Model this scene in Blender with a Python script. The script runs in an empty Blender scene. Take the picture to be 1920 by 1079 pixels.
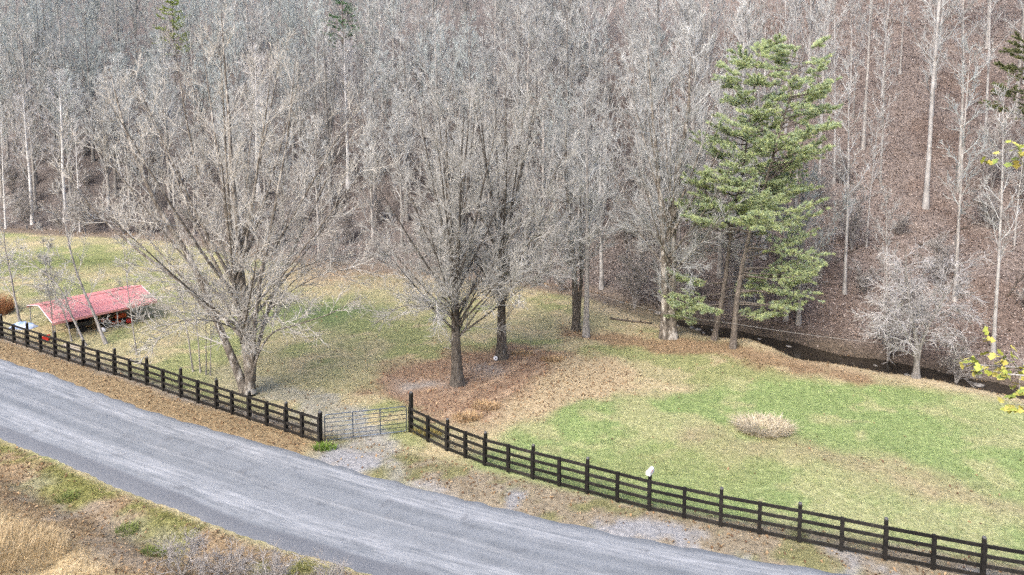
import bpy, math, random
import numpy as np
from mathutils import Vector, Matrix

random.seed(7)
R = math.radians
scene = bpy.context.scene
COL = scene.collection

# ------------------------------------------------------------------ camera
cam_d = bpy.data.cameras.new('camera')
cam_d.lens = 24.0
cam_d.sensor_width = 36.0
cam_d.clip_end = 3000.0
cam = bpy.data.objects.new('camera', cam_d)
cam_d.shift_y = -0.1291          # the photograph's uprights are nearly parallel
cam.location = (0, 0, 17.4)
cam.rotation_euler = (R(90 - 5), 0, 0)
COL.objects.link(cam)
scene.camera = cam

# ------------------------------------------------------------------ sky and sun (overcast)
SUN_EL, SUN_AZ = 48.0, 215.0          # degrees; azimuth clockwise from +Y
world = bpy.data.worlds.new('World')
scene.world = world
world.use_nodes = True
wn = world.node_tree
bg = wn.nodes['Background']
sky = wn.nodes.new('ShaderNodeTexSky')
sky.sky_type = 'NISHITA'
sky.sun_disc = False
sky.sun_elevation = R(SUN_EL)
sky.sun_rotation = R(SUN_AZ)
sky.air_density = 0.9
sky.dust_density = 4.5
sky.ozone_density = 1.0
wn.links.new(sky.outputs[0], bg.inputs[0])
bg.inputs[1].default_value = 0.15
sun_d = bpy.data.lights.new('sun', 'SUN')
sun_d.energy = 0.7
sun_d.angle = R(30)
sun_d.color = (1.0, 0.985, 0.96)
sun = bpy.data.objects.new('sun', sun_d)
az, el = R(SUN_AZ), R(SUN_EL)
to_sun = Vector((math.sin(az) * math.cos(el), math.cos(az) * math.cos(el), math.sin(el)))
sun.rotation_euler = to_sun.to_track_quat('Z', 'Y').to_euler()
sun.location = (0, -10, 60)
COL.objects.link(sun)
vs = scene.view_settings
vs.view_transform = 'Standard'
vs.look = 'None'
vs.gamma = 1.0
vs.use_curve_mapping = False
vs.exposure = 1.45
scene.cycles.max_bounces = 3
scene.cycles.diffuse_bounces = 2
scene.cycles.adaptive_threshold = 0.04
scene.cycles.use_denoising = False

#TERRAIN-BEGIN
# ------------------------------------------------------------------ terrain functions (world metres)
CREEK = np.array([(-330, 160), (-160, 110), (-92, 94), (-64, 86.8), (-42, 82), (-28.5, 73.8), (-18.9, 69.3), (-9.9, 66.9), (0, 63.5), (7, 57.8),
                  (14, 51.5), (17.7, 49.4), (20.6, 46.7), (23.5, 44.5), (26.4, 42.7), (30.1, 40.1), (42, 33), (62, 22), (110, -2), (300, -90)], float)
ROAD_FAR = np.array([(-300, 190), (-120, 91), (-60, 58.3), (-34.33, 44.46), (-28.79, 41.49), (-23.66, 38.51), (-19.32, 36.16), (-14.03, 33.77), (-9.33, 31.59), (-5.07, 29.59),
                     (-1.42, 28.05), (1.96, 26.65), (5.09, 25.56), (8.95, 24.5), (11.9, 23.75), (22, 20.7), (60, 9), (300, -65)], float)
ROAD_NEAR = np.array([(-300, 182), (-120, 83), (-55, 47.6), (-25.96, 33.16), (-21.78, 31.11), (-18.1, 29.13), (-14.86, 27.54), (-12.1, 26.21), (-9.49, 25.02), (-7.23, 24.17),
                      (-5.09, 23.33), (0, 21.4), (8, 18.6), (20, 14.8), (60, 2.5), (300, -71)], float)
DRIVE = np.array([(-4.38, 28.9), (-6.1, 31.11), (-7.49, 33.4), (-9.23, 35.78), (-11.82, 37.85), (-15.32, 39.98), (-19.95, 41.91), (-25.77, 45.04)], float)

def poly_dist(x, y, P, signed=True):
    """distance to polyline P; positive on its left (north) side when walked left to right"""
    best = np.full(x.shape, 1e18); sg = np.ones(x.shape)
    for a, b in zip(P[:-1], P[1:]):
        d = b - a
        t = np.clip(((x - a[0]) * d[0] + (y - a[1]) * d[1]) / (d @ d), 0, 1)
        dx = x - a[0] - t * d[0]; dy = y - a[1] - t * d[1]
        q = dx * dx + dy * dy
        m = q < best
        best = np.where(m, q, best)
        sg = np.where(m, np.sign(d[0] * dy - d[1] * dx), sg)
    r = np.sqrt(best)
    return r * sg if signed else r

_nr = np.random.RandomState(3)
_K = [(_nr.uniform(0, 2 * np.pi), _nr.uniform(0.75, 1.35), _nr.uniform(0, 6.28)) for _ in range(40)]
def wav(x, y, wl, k=0, n=6):
    """smooth noise, about -1..1, wavelength wl"""
    s = 0
    for i in range(n):
        a, m, ph = _K[(k * 7 + i * 3) % 40]
        w = 2 * np.pi / (wl * m)
        s = s + np.sin((x * np.cos(a + k) + y * np.sin(a + k)) * w + ph + k * 1.7)
    return s / n * 1.7
def vnoise(x, y, wl, seed=0):
    """value noise 0..1"""
    X = x / wl + 1000.0; Y = y / wl + 1000.0
    xi = np.floor(X).astype(np.int64); yi = np.floor(Y).astype(np.int64)
    fx = X - xi; fy = Y - yi
    fx = fx * fx * (3 - 2 * fx); fy = fy * fy * (3 - 2 * fy)
    def h(a, b):
        n = (a * 374761393 + b * 668265263 + seed * 1442695041) & 0xffffffff
        n = ((n ^ (n >> 13)) * 1274126177) & 0xffffffff
        return ((n ^ (n >> 16)) & 0xffff) / 65535.0
    return (h(xi, yi) * (1 - fx) + h(xi + 1, yi) * fx) * (1 - fy) + (h(xi, yi + 1) * (1 - fx) + h(xi + 1, yi + 1) * fx) * fy
def fbm(x, y, wl, seed=0):
    return 0.55 * vnoise(x, y, wl, seed) + 0.3 * vnoise(x, y, wl / 2.1, seed + 5) + 0.15 * vnoise(x, y, wl / 4.3, seed + 9)
def sstep(a, b, x):
    t = np.clip((x - a) / (b - a), 0, 1)
    return t * t * (3 - 2 * t)

def terrain(x, y):
    x = np.asarray(x, float); y = np.asarray(y, float)
    c = poly_dist(x, y, CREEK)
    rf = poly_dist(x, y, ROAD_FAR)         # >0 beyond the road
    rn = -poly_dist(x, y, ROAD_NEAR)       # >0 on the camera's side of the road
    fld = sstep(0.3, 4.0, rf)
    z = fld * (0.10 * wav(x, y, 13, 1) + 0.04 * wav(x, y, 4.0, 2))
    # garden rise and furrows are gentle
    # creek channel
    w = 1.95 + 0.45 * wav(x, y, 7, 3)
    cw_ = c + .45 * wav(x, y, 4.5, 11) + .2 * wav(x, y, 1.7, 12)
    z = z - (.72 + .1 * wav(x, y, 5, 13)) * np.exp(-np.power(np.abs(cw_) / w, 4)) * sstep(7, 16, x)
    # hill beyond the creek
    s = np.maximum(c - 1.5, 0)
    g = s * s / (s + 5.0)
    slope = 0.74
    h = g * slope
    h = 110 * (1 - np.exp(-h / 110)) * 1.02
    z = z + h + sstep(2, 12, s) * (0.9 * wav(x, y, 19, 4) + 0.35 * wav(x, y, 7, 5)) + sstep(0.5, 3, s) * 0.18 * wav(x, y, 2.6, 6)
    z = z + .4 * sstep(1.2, 1.9, c + .35 * wav(x, y, 3.1, 14)) * sstep(4, 9, x)
    # near bank
    b = np.maximum(rn - 1.2, 0)
    z = z - 0.22 * np.exp(-((rn - 1.6) / 0.7) ** 2) + np.where(b > 0, 0.34 * b * b / (b + 3.0), 0) + sstep(1, 5, rn) * (0.16 * wav(x, y, 3.4, 7) + 0.06 * wav(x, y, 1.3, 8))
    # bed under the road
    inside = np.minimum(-rf, -rn)
    z = z - 0.07 * sstep(0.02, 0.35, inside)
    return z

def in_poly(x, y, P):
    c = np.zeros(x.shape, bool); n = len(P)
    for i in range(n):
        x1, y1 = P[i]; x2, y2 = P[(i + 1) % n]
        m = ((y1 > y) != (y2 > y)) & (x < (x2 - x1) * (y - y1) / (y2 - y1 + 1e-12) + x1)
        c ^= m
    return c
def poly_mask(x, y, P, soft=0.8):
    P = [tuple(p) for p in P]
    d = poly_dist(x, y, np.array(P + [P[0]], float), signed=False)
    d = np.where(in_poly(x, y, P), d, -d)
    return sstep(-soft, soft, d)
#TERRAIN-END

# ------------------------------------------------------------------ mesh helpers
def build_mesh(name, V, Q=None, T=None, smooth=False, cols=None):
    V = np.ascontiguousarray(V, np.float32).reshape(-1, 3)
    nq = 0 if Q is None else len(Q); nt = 0 if T is None else len(T)
    me = bpy.data.meshes.new(name)
    me.vertices.add(len(V)); me.vertices.foreach_set('co', V.ravel())
    idx = []
    if nq: idx.append(np.asarray(Q, np.int32).ravel())
    if nt: idx.append(np.asarray(T, np.int32).ravel())
    idx = np.concatenate(idx)
    me.loops.add(len(idx)); me.loops.foreach_set('vertex_index', idx)
    tot = np.concatenate([np.full(nq, 4, np.int32), np.full(nt, 3, np.int32)])
    st = np.concatenate([[0], np.cumsum(tot)[:-1]]).astype(np.int32)
    me.polygons.add(nq + nt)
    me.polygons.foreach_set('loop_start', st); me.polygons.foreach_set('loop_total', tot)
    if smooth: me.polygons.foreach_set('use_smooth', np.ones(nq + nt, bool))
    me.update(calc_edges=True)
    if cols:
        for k, c in cols.items():
            a = me.color_attributes.new(k, 'FLOAT_COLOR', 'POINT')
            c4 = np.ones((len(V), 4), np.float32); c4[:, :c.shape[1]] = c
            a.data.foreach_set('color', c4.ravel())
    return me
def link(name, me, mat=None, parent=None, loc=None, rz=None, kind=None):
    o = bpy.data.objects.new(name, me); COL.objects.link(o)
    if mat is not None and me is not None and not me.materials: me.materials.append(mat)
    if parent is not None: o.parent = parent
    if loc is not None: o.location = loc
    if rz is not None: o.rotation_euler = (0, 0, rz)
    if kind: o['kind'] = kind
    return o
def tag(o, label, cat, group=None):
    o['label'] = label; o['category'] = cat
    if group: o['group'] = group
    return o
def thing(name, label, cat, loc=(0, 0, 0), rz=0.0, group=None):
    o = link(name, None, loc=loc, rz=rz); o.empty_display_size = 0.2
    return tag(o, label, cat, group)
def copy_tree(o, parent=None):
    c = o.copy(); COL.objects.link(c); c.parent = parent
    for ch in list(o.children): copy_tree(ch, c)
    return c
class MB:
    """collects shapes into one mesh"""
    def __init__(s): s.V = []; s.F = []; s.n = 0
    def add(s, V, F):
        V = np.asarray(V, float).reshape(-1, 3); s.V.append(V)
        s.F += [tuple(i + s.n for i in f) for f in F]; s.n += len(V); return s
    def box(s, c, d, rot=None, bev=0.0):
        hx, hy, hz = d[0] / 2, d[1] / 2, d[2] / 2
        if bev <= 0:
            V = [(x, y, z) for x in (-hx, hx) for y in (-hy, hy) for z in (-hz, hz)]
            F = [(0, 1, 3, 2), (4, 6, 7, 5), (0, 4, 5, 1), (2, 3, 7, 6), (0, 2, 6, 4), (1, 5, 7, 3)]
        else:
            b = min(bev, hx * .9, hy * .9, hz * .9)
            V = []
            for z, i in ((-hz, b), (-hz + b, 0), (hz - b, 0), (hz, b)):
                x_, y_ = hx - i, hy - i
                V += [(-x_ + b * (i == 0), -y_, z), (x_ - b * (i == 0), -y_, z), (x_, -y_ + b * (i == 0), z), (x_, y_ - b * (i == 0), z),
                      (x_ - b * (i == 0), y_, z), (-x_ + b * (i == 0), y_, z), (-x_, y_ - b * (i == 0), z), (-x_, -y_ + b * (i == 0), z)]
            F = [tuple(range(7, -1, -1)), tuple(range(24, 32))]
            for k in range(3):
                for j in range(8): F.append((k * 8 + j, k * 8 + (j + 1) % 8, k * 8 + 8 + (j + 1) % 8, k * 8 + 8 + j))
        V = np.array(V)
        if rot is not None: V = V @ np.array(rot.to_3x3()).T
        return s.add(V + np.array(c), F)
    def tube(s, P, r, n=8, cap=True):
        P = np.asarray(P, float); r = np.broadcast_to(np.asarray(r, float), (len(P),))
        V = tubes(P[None], r[None], n)[0].reshape(-1, 3)
        F = [(k * n + j, k * n + (j + 1) % n, (k + 1) * n + (j + 1) % n, (k + 1) * n + j) for k in range(len(P) - 1) for j in range(n)]
        if cap: F += [tuple(range(n - 1, -1, -1)), tuple((len(P) - 1) * n + j for j in range(n))]
        return s.add(V, F)
    def lathe(s, prof, c=(0, 0, 0), n=16, axis='z'):
        V = []
        for r, z in prof:
            for j in range(n):
                a = 2 * math.pi * j / n
                p = (r * math.cos(a), r * math.sin(a), z)
                if axis == 'y': p = (p[0], p[2], p[1])
                if axis == 'x': p = (p[2], p[0], p[1])
                V.append((p[0] + c[0], p[1] + c[1], p[2] + c[2]))
        m = len(prof)
        F = [(k * n + j, k * n + (j + 1) % n, (k + 1) * n + (j + 1) % n, (k + 1) * n + j) for k in range(m - 1) for j in range(n)]
        F += [tuple(range(n - 1, -1, -1)), tuple((m - 1) * n + j for j in range(n))]
        return s.add(V, F)
    def mesh(s, name, mat, smooth=False):
        me = bpy.data.meshes.new(name); me.from_pydata(np.concatenate(s.V).tolist(), [], s.F); me.update()
        if smooth: me.polygons.foreach_set('use_smooth', np.ones(len(me.polygons), bool))
        me.materials.append(mat); return me
    def build(s, name, mat, parent=None, smooth=False, **k):
        return link(name, s.mesh(name, mat, smooth), None, parent, **k)

def tubes(P, Rr, sides):
    """P (N,K,3), Rr (N,K) -> verts (N,K,sides,3)"""
    T = np.empty_like(P); T[:, 1:-1] = P[:, 2:] - P[:, :-2]; T[:, 0] = P[:, 1] - P[:, 0]; T[:, -1] = P[:, -1] - P[:, -2]
    T /= np.linalg.norm(T, axis=2, keepdims=True) + 1e-9
    D = P[:, -1] - P[:, 0]
    ref = np.where((np.abs(D[:, 2]) > 0.7 * np.linalg.norm(D, axis=1))[:, None], np.array([[1., 0.1, 0]]), np.array([[0, 0.1, 1.]]))
    U = np.cross(T, ref[:, None, :]); U /= np.linalg.norm(U, axis=2, keepdims=True) + 1e-9
    W = np.cross(T, U)
    a = np.arange(sides) * 2 * np.pi / sides
    return P[:, :, None, :] + Rr[:, :, None, None] * (np.cos(a)[None, None, :, None] * U[:, :, None, :] + np.sin(a)[None, None, :, None] * W[:, :, None, :])
def strand_geo(levels):
    """levels: list of (P,R,sides) -> V,Q"""
    Vs, Qs, off = [], [], 0
    for P, Rr, s in levels:
        N, K = P.shape[:2]
        if N == 0: continue
        V = tubes(P, Rr, s).reshape(-1, 3)
        base = (np.arange(N)[:, None, None] * K + np.arange(K - 1)[None, :, None]) * s
        j = np.arange(s)[None, None, :]; j2 = (j + 1) % s
        Q = np.stack([base + j, base + j2, base + s + j2, base + s + j], -1).reshape(-1, 4) + off
        Vs.append(V); Qs.append(Q); off += len(V)
    return np.concatenate(Vs), np.concatenate(Qs)

# ------------------------------------------------------------------ materials
def new_mat(name, rough=0.85, spec=0.2):
    m = bpy.data.materials.new(name); m.use_nodes = True
    nt = m.node_tree; b = nt.nodes['Principled BSDF']
    b.inputs['Roughness'].default_value = rough
    b.inputs['Specular IOR Level'].default_value = spec
    return m, nt, b
def N(nt, t, **k):
    n = nt.nodes.new(t)
    for a, v in k.items(): setattr(n, a, v)
    return n
def mixrgb(nt, fac, a, b, typ='MIX'):
    n = N(nt, 'ShaderNodeMix', data_type='RGBA', blend_type=typ)
    for i, v in ((0, fac), (6, a), (7, b)):
        if isinstance(v, bpy.types.NodeSocket): nt.links.new(v, n.inputs[i])
        elif i == 0: n.inputs[0].default_value = v
        else: n.inputs[i].default_value = (*v, 1) if len(v) == 3 else v
    return n.outputs[2]
def noise(nt, scale, detail=4, rough=0.6, vec=None, lo=0.35, hi=0.65):
    n = N(nt, 'ShaderNodeTexNoise'); n.inputs['Scale'].default_value = scale
    n.inputs['Detail'].default_value = detail; n.inputs['Roughness'].default_value = rough
    if vec is not None: nt.links.new(vec, n.inputs['Vector'])
    m = N(nt, 'ShaderNodeMapRange'); m.inputs[1].default_value = lo; m.inputs[2].default_value = hi
    nt.links.new(n.outputs[0], m.inputs[0])
    return m.outputs[0]
def coords(nt, scale=(1, 1, 1), out='Object'):
    tc = N(nt, 'ShaderNodeTexCoord'); mp = N(nt, 'ShaderNodeMapping')
    nt.links.new(tc.outputs[out], mp.inputs[0]); mp.inputs['Scale'].default_value = scale
    return mp.outputs[0]
def bump(nt, b, h, strength=0.4, dist=0.02):
    n = N(nt, 'ShaderNodeBump'); n.inputs['Strength'].default_value = strength; n.inputs['Distance'].default_value = dist
    nt.links.new(h, n.inputs['Height']); nt.links.new(n.outputs[0], b.inputs['Normal'])
def attr(nt, name):
    a = N(nt, 'ShaderNodeAttribute', attribute_name=name); return a.outputs['Color']

def two_tone(name, c1, c2, scale, rough=0.85, vs=(1, 1, 1), bs=0.3, bd=0.01, lo=0.35, hi=0.65, c3=None, s3=1.0, lo3=.55, hi3=.62, rnd=0.0, spec=0.2):
    m, nt, b = new_mat(name, rough, spec)
    v = coords(nt, vs)
    f = noise(nt, scale, 5, .65, v, lo, hi)
    c = mixrgb(nt, f, c1, c2)
    if c3 is not None:
        c = mixrgb(nt, noise(nt, s3, 4, .6, v, lo3, hi3), c, c3)
    if rnd:
        oi = N(nt, 'ShaderNodeObjectInfo'); mr = N(nt, 'ShaderNodeMapRange')
        mr.inputs[3].default_value = 1 - rnd; mr.inputs[4].default_value = 1 + rnd
        nt.links.new(oi.outputs['Random'], mr.inputs[0])
        mm = N(nt, 'ShaderNodeVectorMath', operation='SCALE')
        nt.links.new(c, mm.inputs[0]); nt.links.new(mr.outputs[0], mm.inputs['Scale']); c = mm.outputs[0]
    nt.links.new(c, b.inputs['Base Color'])
    if bs: bump(nt, b, f, bs, bd)
    return m
def plain(name, c, rough=0.6, metal=0.0, var=0.25, scale=6.0, spec=0.4):
    m = two_tone(name, tuple(x * (1 - var) for x in c), tuple(min(1, x * (1 + var)) for x in c), scale, rough, bs=0.05, spec=spec)
    m.node_tree.nodes['Principled BSDF'].inputs['Metallic'].default_value = metal
    return m

M = {}
M['bark_dark'] = two_tone('bark_dark', (.035, .030, .026), (.16, .145, .125), 3.2, vs=(3, 3, .7), bs=.8, bd=.03, c3=(.34, .33, .30), s3=.9, lo3=.60, hi3=.68)
M['bark_patchy'] = two_tone('bark_patchy', (.07, .06, .05), (.25, .225, .19), 2.6, vs=(2, 2, 1), bs=.7, bd=.03, c3=(.46, .44, .40), s3=1.2, lo3=.52, hi3=.62)
M['bark_grey'] = two_tone('bark_grey', (.16, .15, .14), (.38, .365, .345), 2.5, vs=(3, 3, .8), bs=.5, bd=.02, rnd=.3)
M['bark_pale'] = two_tone('bark_pale', (.24, .23, .22), (.50, .49, .475), 1.2, vs=(1, 1, 1), bs=.3, bd=.01, c3=(.17, .15, .13), s3=1.0, lo3=.60, hi3=.66)
M['bark_pine'] = two_tone('bark_pine', (.065, .055, .048), (.20, .175, .15), 3.0, vs=(3, 3, 1), bs=.7, bd=.02, c3=(.36, .36, .33), s3=.8, lo3=.62, hi3=.7)
M['bark_white'] = two_tone('bark_white', (.55, .54, .53), (.78, .775, .76), 1.2, bs=.3, bd=.01, c3=(.20, .18, .16), s3=1.0, lo3=.62, hi3=.68)
M['twig_dull'] = two_tone('twig_dull', (.26, .245, .23), (.44, .42, .40), .6, bs=0)
M['twig_fruit'] = two_tone('twig_fruit', (.30, .29, .285), (.50, .49, .485), .6, bs=0)
M['twig_tan'] = two_tone('twig_tan', (.335, .33, .305), (.51, .505, .475), .55, bs=0, rnd=.08)
M['twig_rose'] = two_tone('twig_rose', (.365, .35, .315), (.55, .535, .49), .35, bs=0)
M['twig_grey'] = two_tone('twig_grey', (.31, .318, .31), (.53, .542, .532), .5, bs=0, rnd=.22)
M['twig_cool'] = two_tone('twig_cool', (.29, .325, .318), (.50, .545, .538), .5, bs=0, rnd=.22)
M['twig_pale'] = two_tone('twig_pale', (.46, .45, .44), (.64, .63, .62), .6, bs=0)
M['fence_black'] = two_tone('fence_black', (.006, .006, .006), (.022, .020, .018), 2.2, rough=.6, vs=(1, 1, 1), bs=.15, spec=.3, c3=(.05, .045, .04), s3=1.4, lo3=.55, hi3=.75, rnd=.4)
M['post_cap'] = plain('post_cap', (.10, .10, .10), .5)
M['gate_metal'] = plain('gate_metal', (.10, .13, .18), .35, .7, var=.4, scale=9)
M['white_paint'] = plain('white_paint', (.66, .67, .69), .4, var=.06)
M['black_rubber'] = plain('black_rubber', (.018, .018, .018), .8)
M['red_paint'] = plain('red_paint', (.46, .035, .025), .4)
M['orange_paint'] = plain('orange_paint', (.50, .10, .03), .4)
M['dark_metal'] = plain('dark_metal', (.05, .05, .055), .5, .4)
M['galv'] = plain('galv', (.35, .37, .38), .45, .6)
M['wood_pale'] = two_tone('wood_pale', (.34, .29, .22), (.55, .50, .42), 3, vs=(1, 8, 8))
M['wood_grey'] = two_tone('wood_grey', (.16, .14, .12), (.34, .31, .28), 2.5, vs=(2, 2, 2), bs=.5)
M['log'] = two_tone('log', (.045, .036, .03), (.15, .125, .105), 2.5, vs=(2, 2, 2), bs=.6)
M['tarp_blue'] = two_tone('tarp_blue', (.16, .28, .55), (.55, .62, .75), 2.2, rough=.5, bs=.3)
M['stone'] = two_tone('stone', (.11, .10, .09), (.30, .285, .26), 2.0, bs=.5, rnd=.3)
M['wire'] = plain('wire', (.36, .36, .35), .5)

# colours carried by each small blade or leaf
def attr_mat(name, rough=.9, var=.18, trans=.35):
    m, nt, b = new_mat(name, rough, .15)
    c = attr(nt, 'Col')
    f = noise(nt, 3.0, 2, .5, coords(nt), .3, .7)
    mm = N(nt, 'ShaderNodeMapRange'); mm.inputs[3].default_value = 1 - var; mm.inputs[4].default_value = 1 + var
    nt.links.new(f, mm.inputs[0])
    vm = N(nt, 'ShaderNodeVectorMath', operation='SCALE'); nt.links.new(c, vm.inputs[0]); nt.links.new(mm.outputs[0], vm.inputs['Scale'])
    nt.links.new(vm.outputs[0], b.inputs['Base Color'])
    tl = N(nt, 'ShaderNodeBsdfTranslucent'); nt.links.new(vm.outputs[0], tl.inputs[0])
    ms = N(nt, 'ShaderNodeMixShader'); ms.inputs[0].default_value = trans; nt.links.new(b.outputs[0], ms.inputs[1]); nt.links.new(tl.outputs[0], ms.inputs[2])
    nt.links.new(ms.outputs[0], nt.nodes['Material Output'].inputs[0])
    return m
M['blade'] = attr_mat('blade')
M['leaf'] = attr_mat('leaf', .85, .2, .15)
M['needle'] = attr_mat('needle', .8, .15, .45)

# ------------------------------------------------------------------ ground cover zones
GARDEN = [(-8.53, 38.91), (-5.66, 36.67), (-4.19, 35.02), (-1.69, 34.64), (3.87, 45.04), (1.63, 46.52), (-1.08, 46.37), (-4.3, 45.34), (-7.92, 42.75)]
STRAW = [(-2.18, 34.27), (-0.3, 34.89), (2.53, 36.67), (5.28, 37.45), (7.2, 39.17), (7.56, 41.91), (6, 44.75), (3.65, 45.04)]
NEEDLE_BAND = np.array([(4.64, 48.94), (8.74, 47.42), (11.91, 46.22), (15, 44.75), (18.56, 43.31), (21.46, 41.49)])
GREEN = [(-1.9, 31.5), (-.4, 33.4), (4.2, 37.4), (7.5, 37.8), (11, 39.4), (15.5, 40.8), (20, 40.3), (24.5, 39.3), (32, 37), (48, 28), (48, 11), (17, 21.8), (5.5, 26.0), (.4, 28.4)]
def pal(*rows): return np.array(rows, float)
def ground_cover(x, y):
    """returns colour pair A,B, leaf density (leaves per m2), grass density, kinds"""
    n = len(x); x0_, y0_ = x, y
    x = x0_ + 1.3 * (vnoise(x0_, y0_, 1.5, 31) - .5) + .7 * (vnoise(x0_, y0_, .5, 32) - .5)
    y = y0_ + 1.6 * (vnoise(x0_, y0_, 1.7, 33) - .5) + .8 * (vnoise(x0_, y0_, .5, 34) - .5)
    c = poly_dist(x0_, y0_, CREEK); rf = poly_dist(x0_, y0_, ROAD_FAR); rn = -poly_dist(x0_, y0_, ROAD_NEAR)
    A = np.tile([.21, .20, .095], (n, 1)); B = np.tile([.43, .385, .24], (n, 1))
    leaf = np.full(n, 1.6); grass = np.full(n, 55.0); lk = np.zeros(n)      # lk: 0 brown, 1 red, 2 tan
    def lay(m, a, b, lf=None, gr=None):
        nonlocal A, B, leaf, grass
        m = np.clip(m, 0, 1); A = A * (1 - m)[:, None] + m[:, None] * np.array(a); B = B * (1 - m)[:, None] + m[:, None] * np.array(b)
        if lf is not None: leaf = leaf * (1 - m) + lf * m
        if gr is not None: grass = grass * (1 - m) + gr * m
    p1 = fbm(x, y, 5.0, 1); p2 = fbm(x, y * 1.6, 2.2, 2); p3 = fbm(x, y, 9.0, 3)
    # left meadow: straw with greener drifts
    lay(sstep(.47, .66, p1) * .8, (.145, .185, .07), (.29, .30, .135))
    lay(sstep(.52, .70, p2) * .8, (.33, .27, .15), (.48, .41, .27), 6)
    lay(np.exp(-((x + 15) / 5.0) ** 2 - ((y - 53.5) / 4.0) ** 2) * 1.2, (.075, .125, .045), (.16, .19, .09))
    lay(np.exp(-((x + 45) / 9) ** 2 - ((y - 71) / 5.0) ** 2), (.11, .15, .055), (.22, .23, .10))
    lay(sstep(57, 68, y) * sstep(-28, -17, x) * .8, (.17, .12, .09), (.33, .26, .21), 30, 20)
    # right field
    g = poly_mask(x, y, GREEN, .9)
    lay(g, (.142, .208, .070), (.275, .335, .145), .4, 75)
    lay(g * sstep(.50, .68, p2) * .75, (.25, .26, .12), (.42, .40, .23))
    lay(g * sstep(.56, .72, p3) * .6, (.22, .25, .11), (.37, .37, .20))
    st = poly_dist(x, y, np.array([(9.36, 33.4), (13.65, 32.1), (18.2, 29.7), (22.5, 27)]), False)
    lay(g * np.exp(-(st / 1.1) ** 2) * (.35 + .9 * p2), (.24, .19, .12), (.37, .31, .20), 3, 40)
    lay(g * np.exp(-((x - 8.7) / 7.2) ** 2 - ((y - 30.9) / 2.2) ** 2) * .55, (.17, .19, .07), (.32, .31, .16))
    # needles and leaves under the pines, strip along the creek bank
    nb = poly_dist(x, y, NEEDLE_BAND, False)
    lay(sstep(2.2, .5, nb + .9 * (p2 - .5) * 2) * .9, (.165, .108, .066), (.30, .21, .135), 22, 22)
    bank = np.exp(-((c + 2.3) / 1.1) ** 2) * sstep(2, 9, x)
    lay(bank * .9, (.33, .265, .165), (.50, .42, .29), 6, 45)
    lay(poly_mask(x, y, STRAW, .9), (.29, .225, .135), (.45, .37, .245), 34, 14)
    gm = poly_mask(x, y, GARDEN, 1.0)
    fr = .5 + .5 * np.sin(((x * .87 - y * .49) * 2 * np.pi / 1.25) + 1.2 * wav(x, y, 6, 9))
    lay(gm, (.175, .115, .078), (.31, .22, .15), 36, 9)
    lay(gm * sstep(.55, .9, fr) * sstep(-3.4, -1.4, x - (y - 40) * .5) * .9, (.32, .22, .145), (.44, .33, .225), 20, 45)
    lk = np.where(gm > .5, 1, lk)
    dirt = np.exp(-((x + 5.2) / 1.6) ** 2 - ((y - 39.9) / .8) ** 2) + .7 * np.exp(-((x + 1.9) / 1.3) ** 2 - ((y - 42.4) / .7) ** 2)
    lay(dirt, (.24, .215, .19), (.33, .30, .27), 3, 3)
    # hillside litter
    hill = sstep(.6, 1.8, c)
    lay(hill, (.105, .084, .074), (.24, .202, .18), 60, 0)
    lay(hill * sstep(.52, .7, p1) * .7, (.085, .060, .050), (.19, .145, .12))
    lk = np.where(hill > .5, 2, lk)
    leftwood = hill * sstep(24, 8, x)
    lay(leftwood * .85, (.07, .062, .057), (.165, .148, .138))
    bed = np.exp(-(np.abs(c - .35) / 1.75) ** 4)
    lay(bed * sstep(8, 15, x), (.045, .036, .028), (.12, .095, .075), 10, 0)
    lay(bed * sstep(14, 8, x), (.11, .085, .065), (.24, .20, .16), 25, 5)
    # verge between road and fence
    v = sstep(2.6, 1.9, rf) * (rf > -.6)
    left = sstep(-9, -11, x)
    lay(v * left, (.165, .115, .065), (.30, .235, .14), 30, 30)
    lay(v * left * sstep(1.3, 2.0, rf + .5 * (p2 - .5)), (.14, .13, .115), (.25, .23, .20), 10, 8)
    rt = sstep(-10.5, -9, x)
    lay(v * rt, (.165, .135, .095), (.31, .265, .19), 28, 22)
    lay(v * rt * sstep(.50, .64, p2) * .9, (.115, .12, .05), (.24, .23, .11), 10, 60)
    lay(v * rt * sstep(.52, .66, fbm(x, y, 2.6, 8)) * sstep(1.9, .8, rf), (.20, .205, .215), (.32, .32, .325), 4, 0)
    # gravel drive
    dd = poly_dist(x, y, DRIVE, False)
    end = sstep(-21, -10.5, x)
    dm = sstep(1.35, .4, dd + 1.8 * (p2 - .5)) * end * np.where(x < -8.5, .75, 1)
    lay(dm * .75, (.22, .215, .215), (.37, .365, .36), 8, 6)
    lay(dm * np.exp(-(dd / .35) ** 2) * .6, (.17, .16, .09), (.28, .26, .17), 12, 25)
    # near bank
    nbk = sstep(-.1, .25, rn)
    lay(nbk, (.17, .12, .07), (.33, .25, .155), 34, 30)
    lay(nbk * sstep(.46, .62, p2) * sstep(2.6, 1.0, rn), (.135, .145, .045), (.27, .26, .10), 8, 75)
    lay(nbk * sstep(.5, .66, fbm(x, y, 2.0, 12)) * sstep(.3, 1.2, rn) * .4, (.21, .195, .17), (.31, .29, .26), 8, 10)
    lay(nbk * sstep(2.6, 4.2, rn + 2 * (p1 - .5)) * sstep(-12, -14, x), (.42, .32, .17), (.58, .47, .29), 6, 80)
    lk = np.where(nbk > .5, 0, lk)
    return A, B, leaf, grass, lk, c, rf, rn

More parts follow.
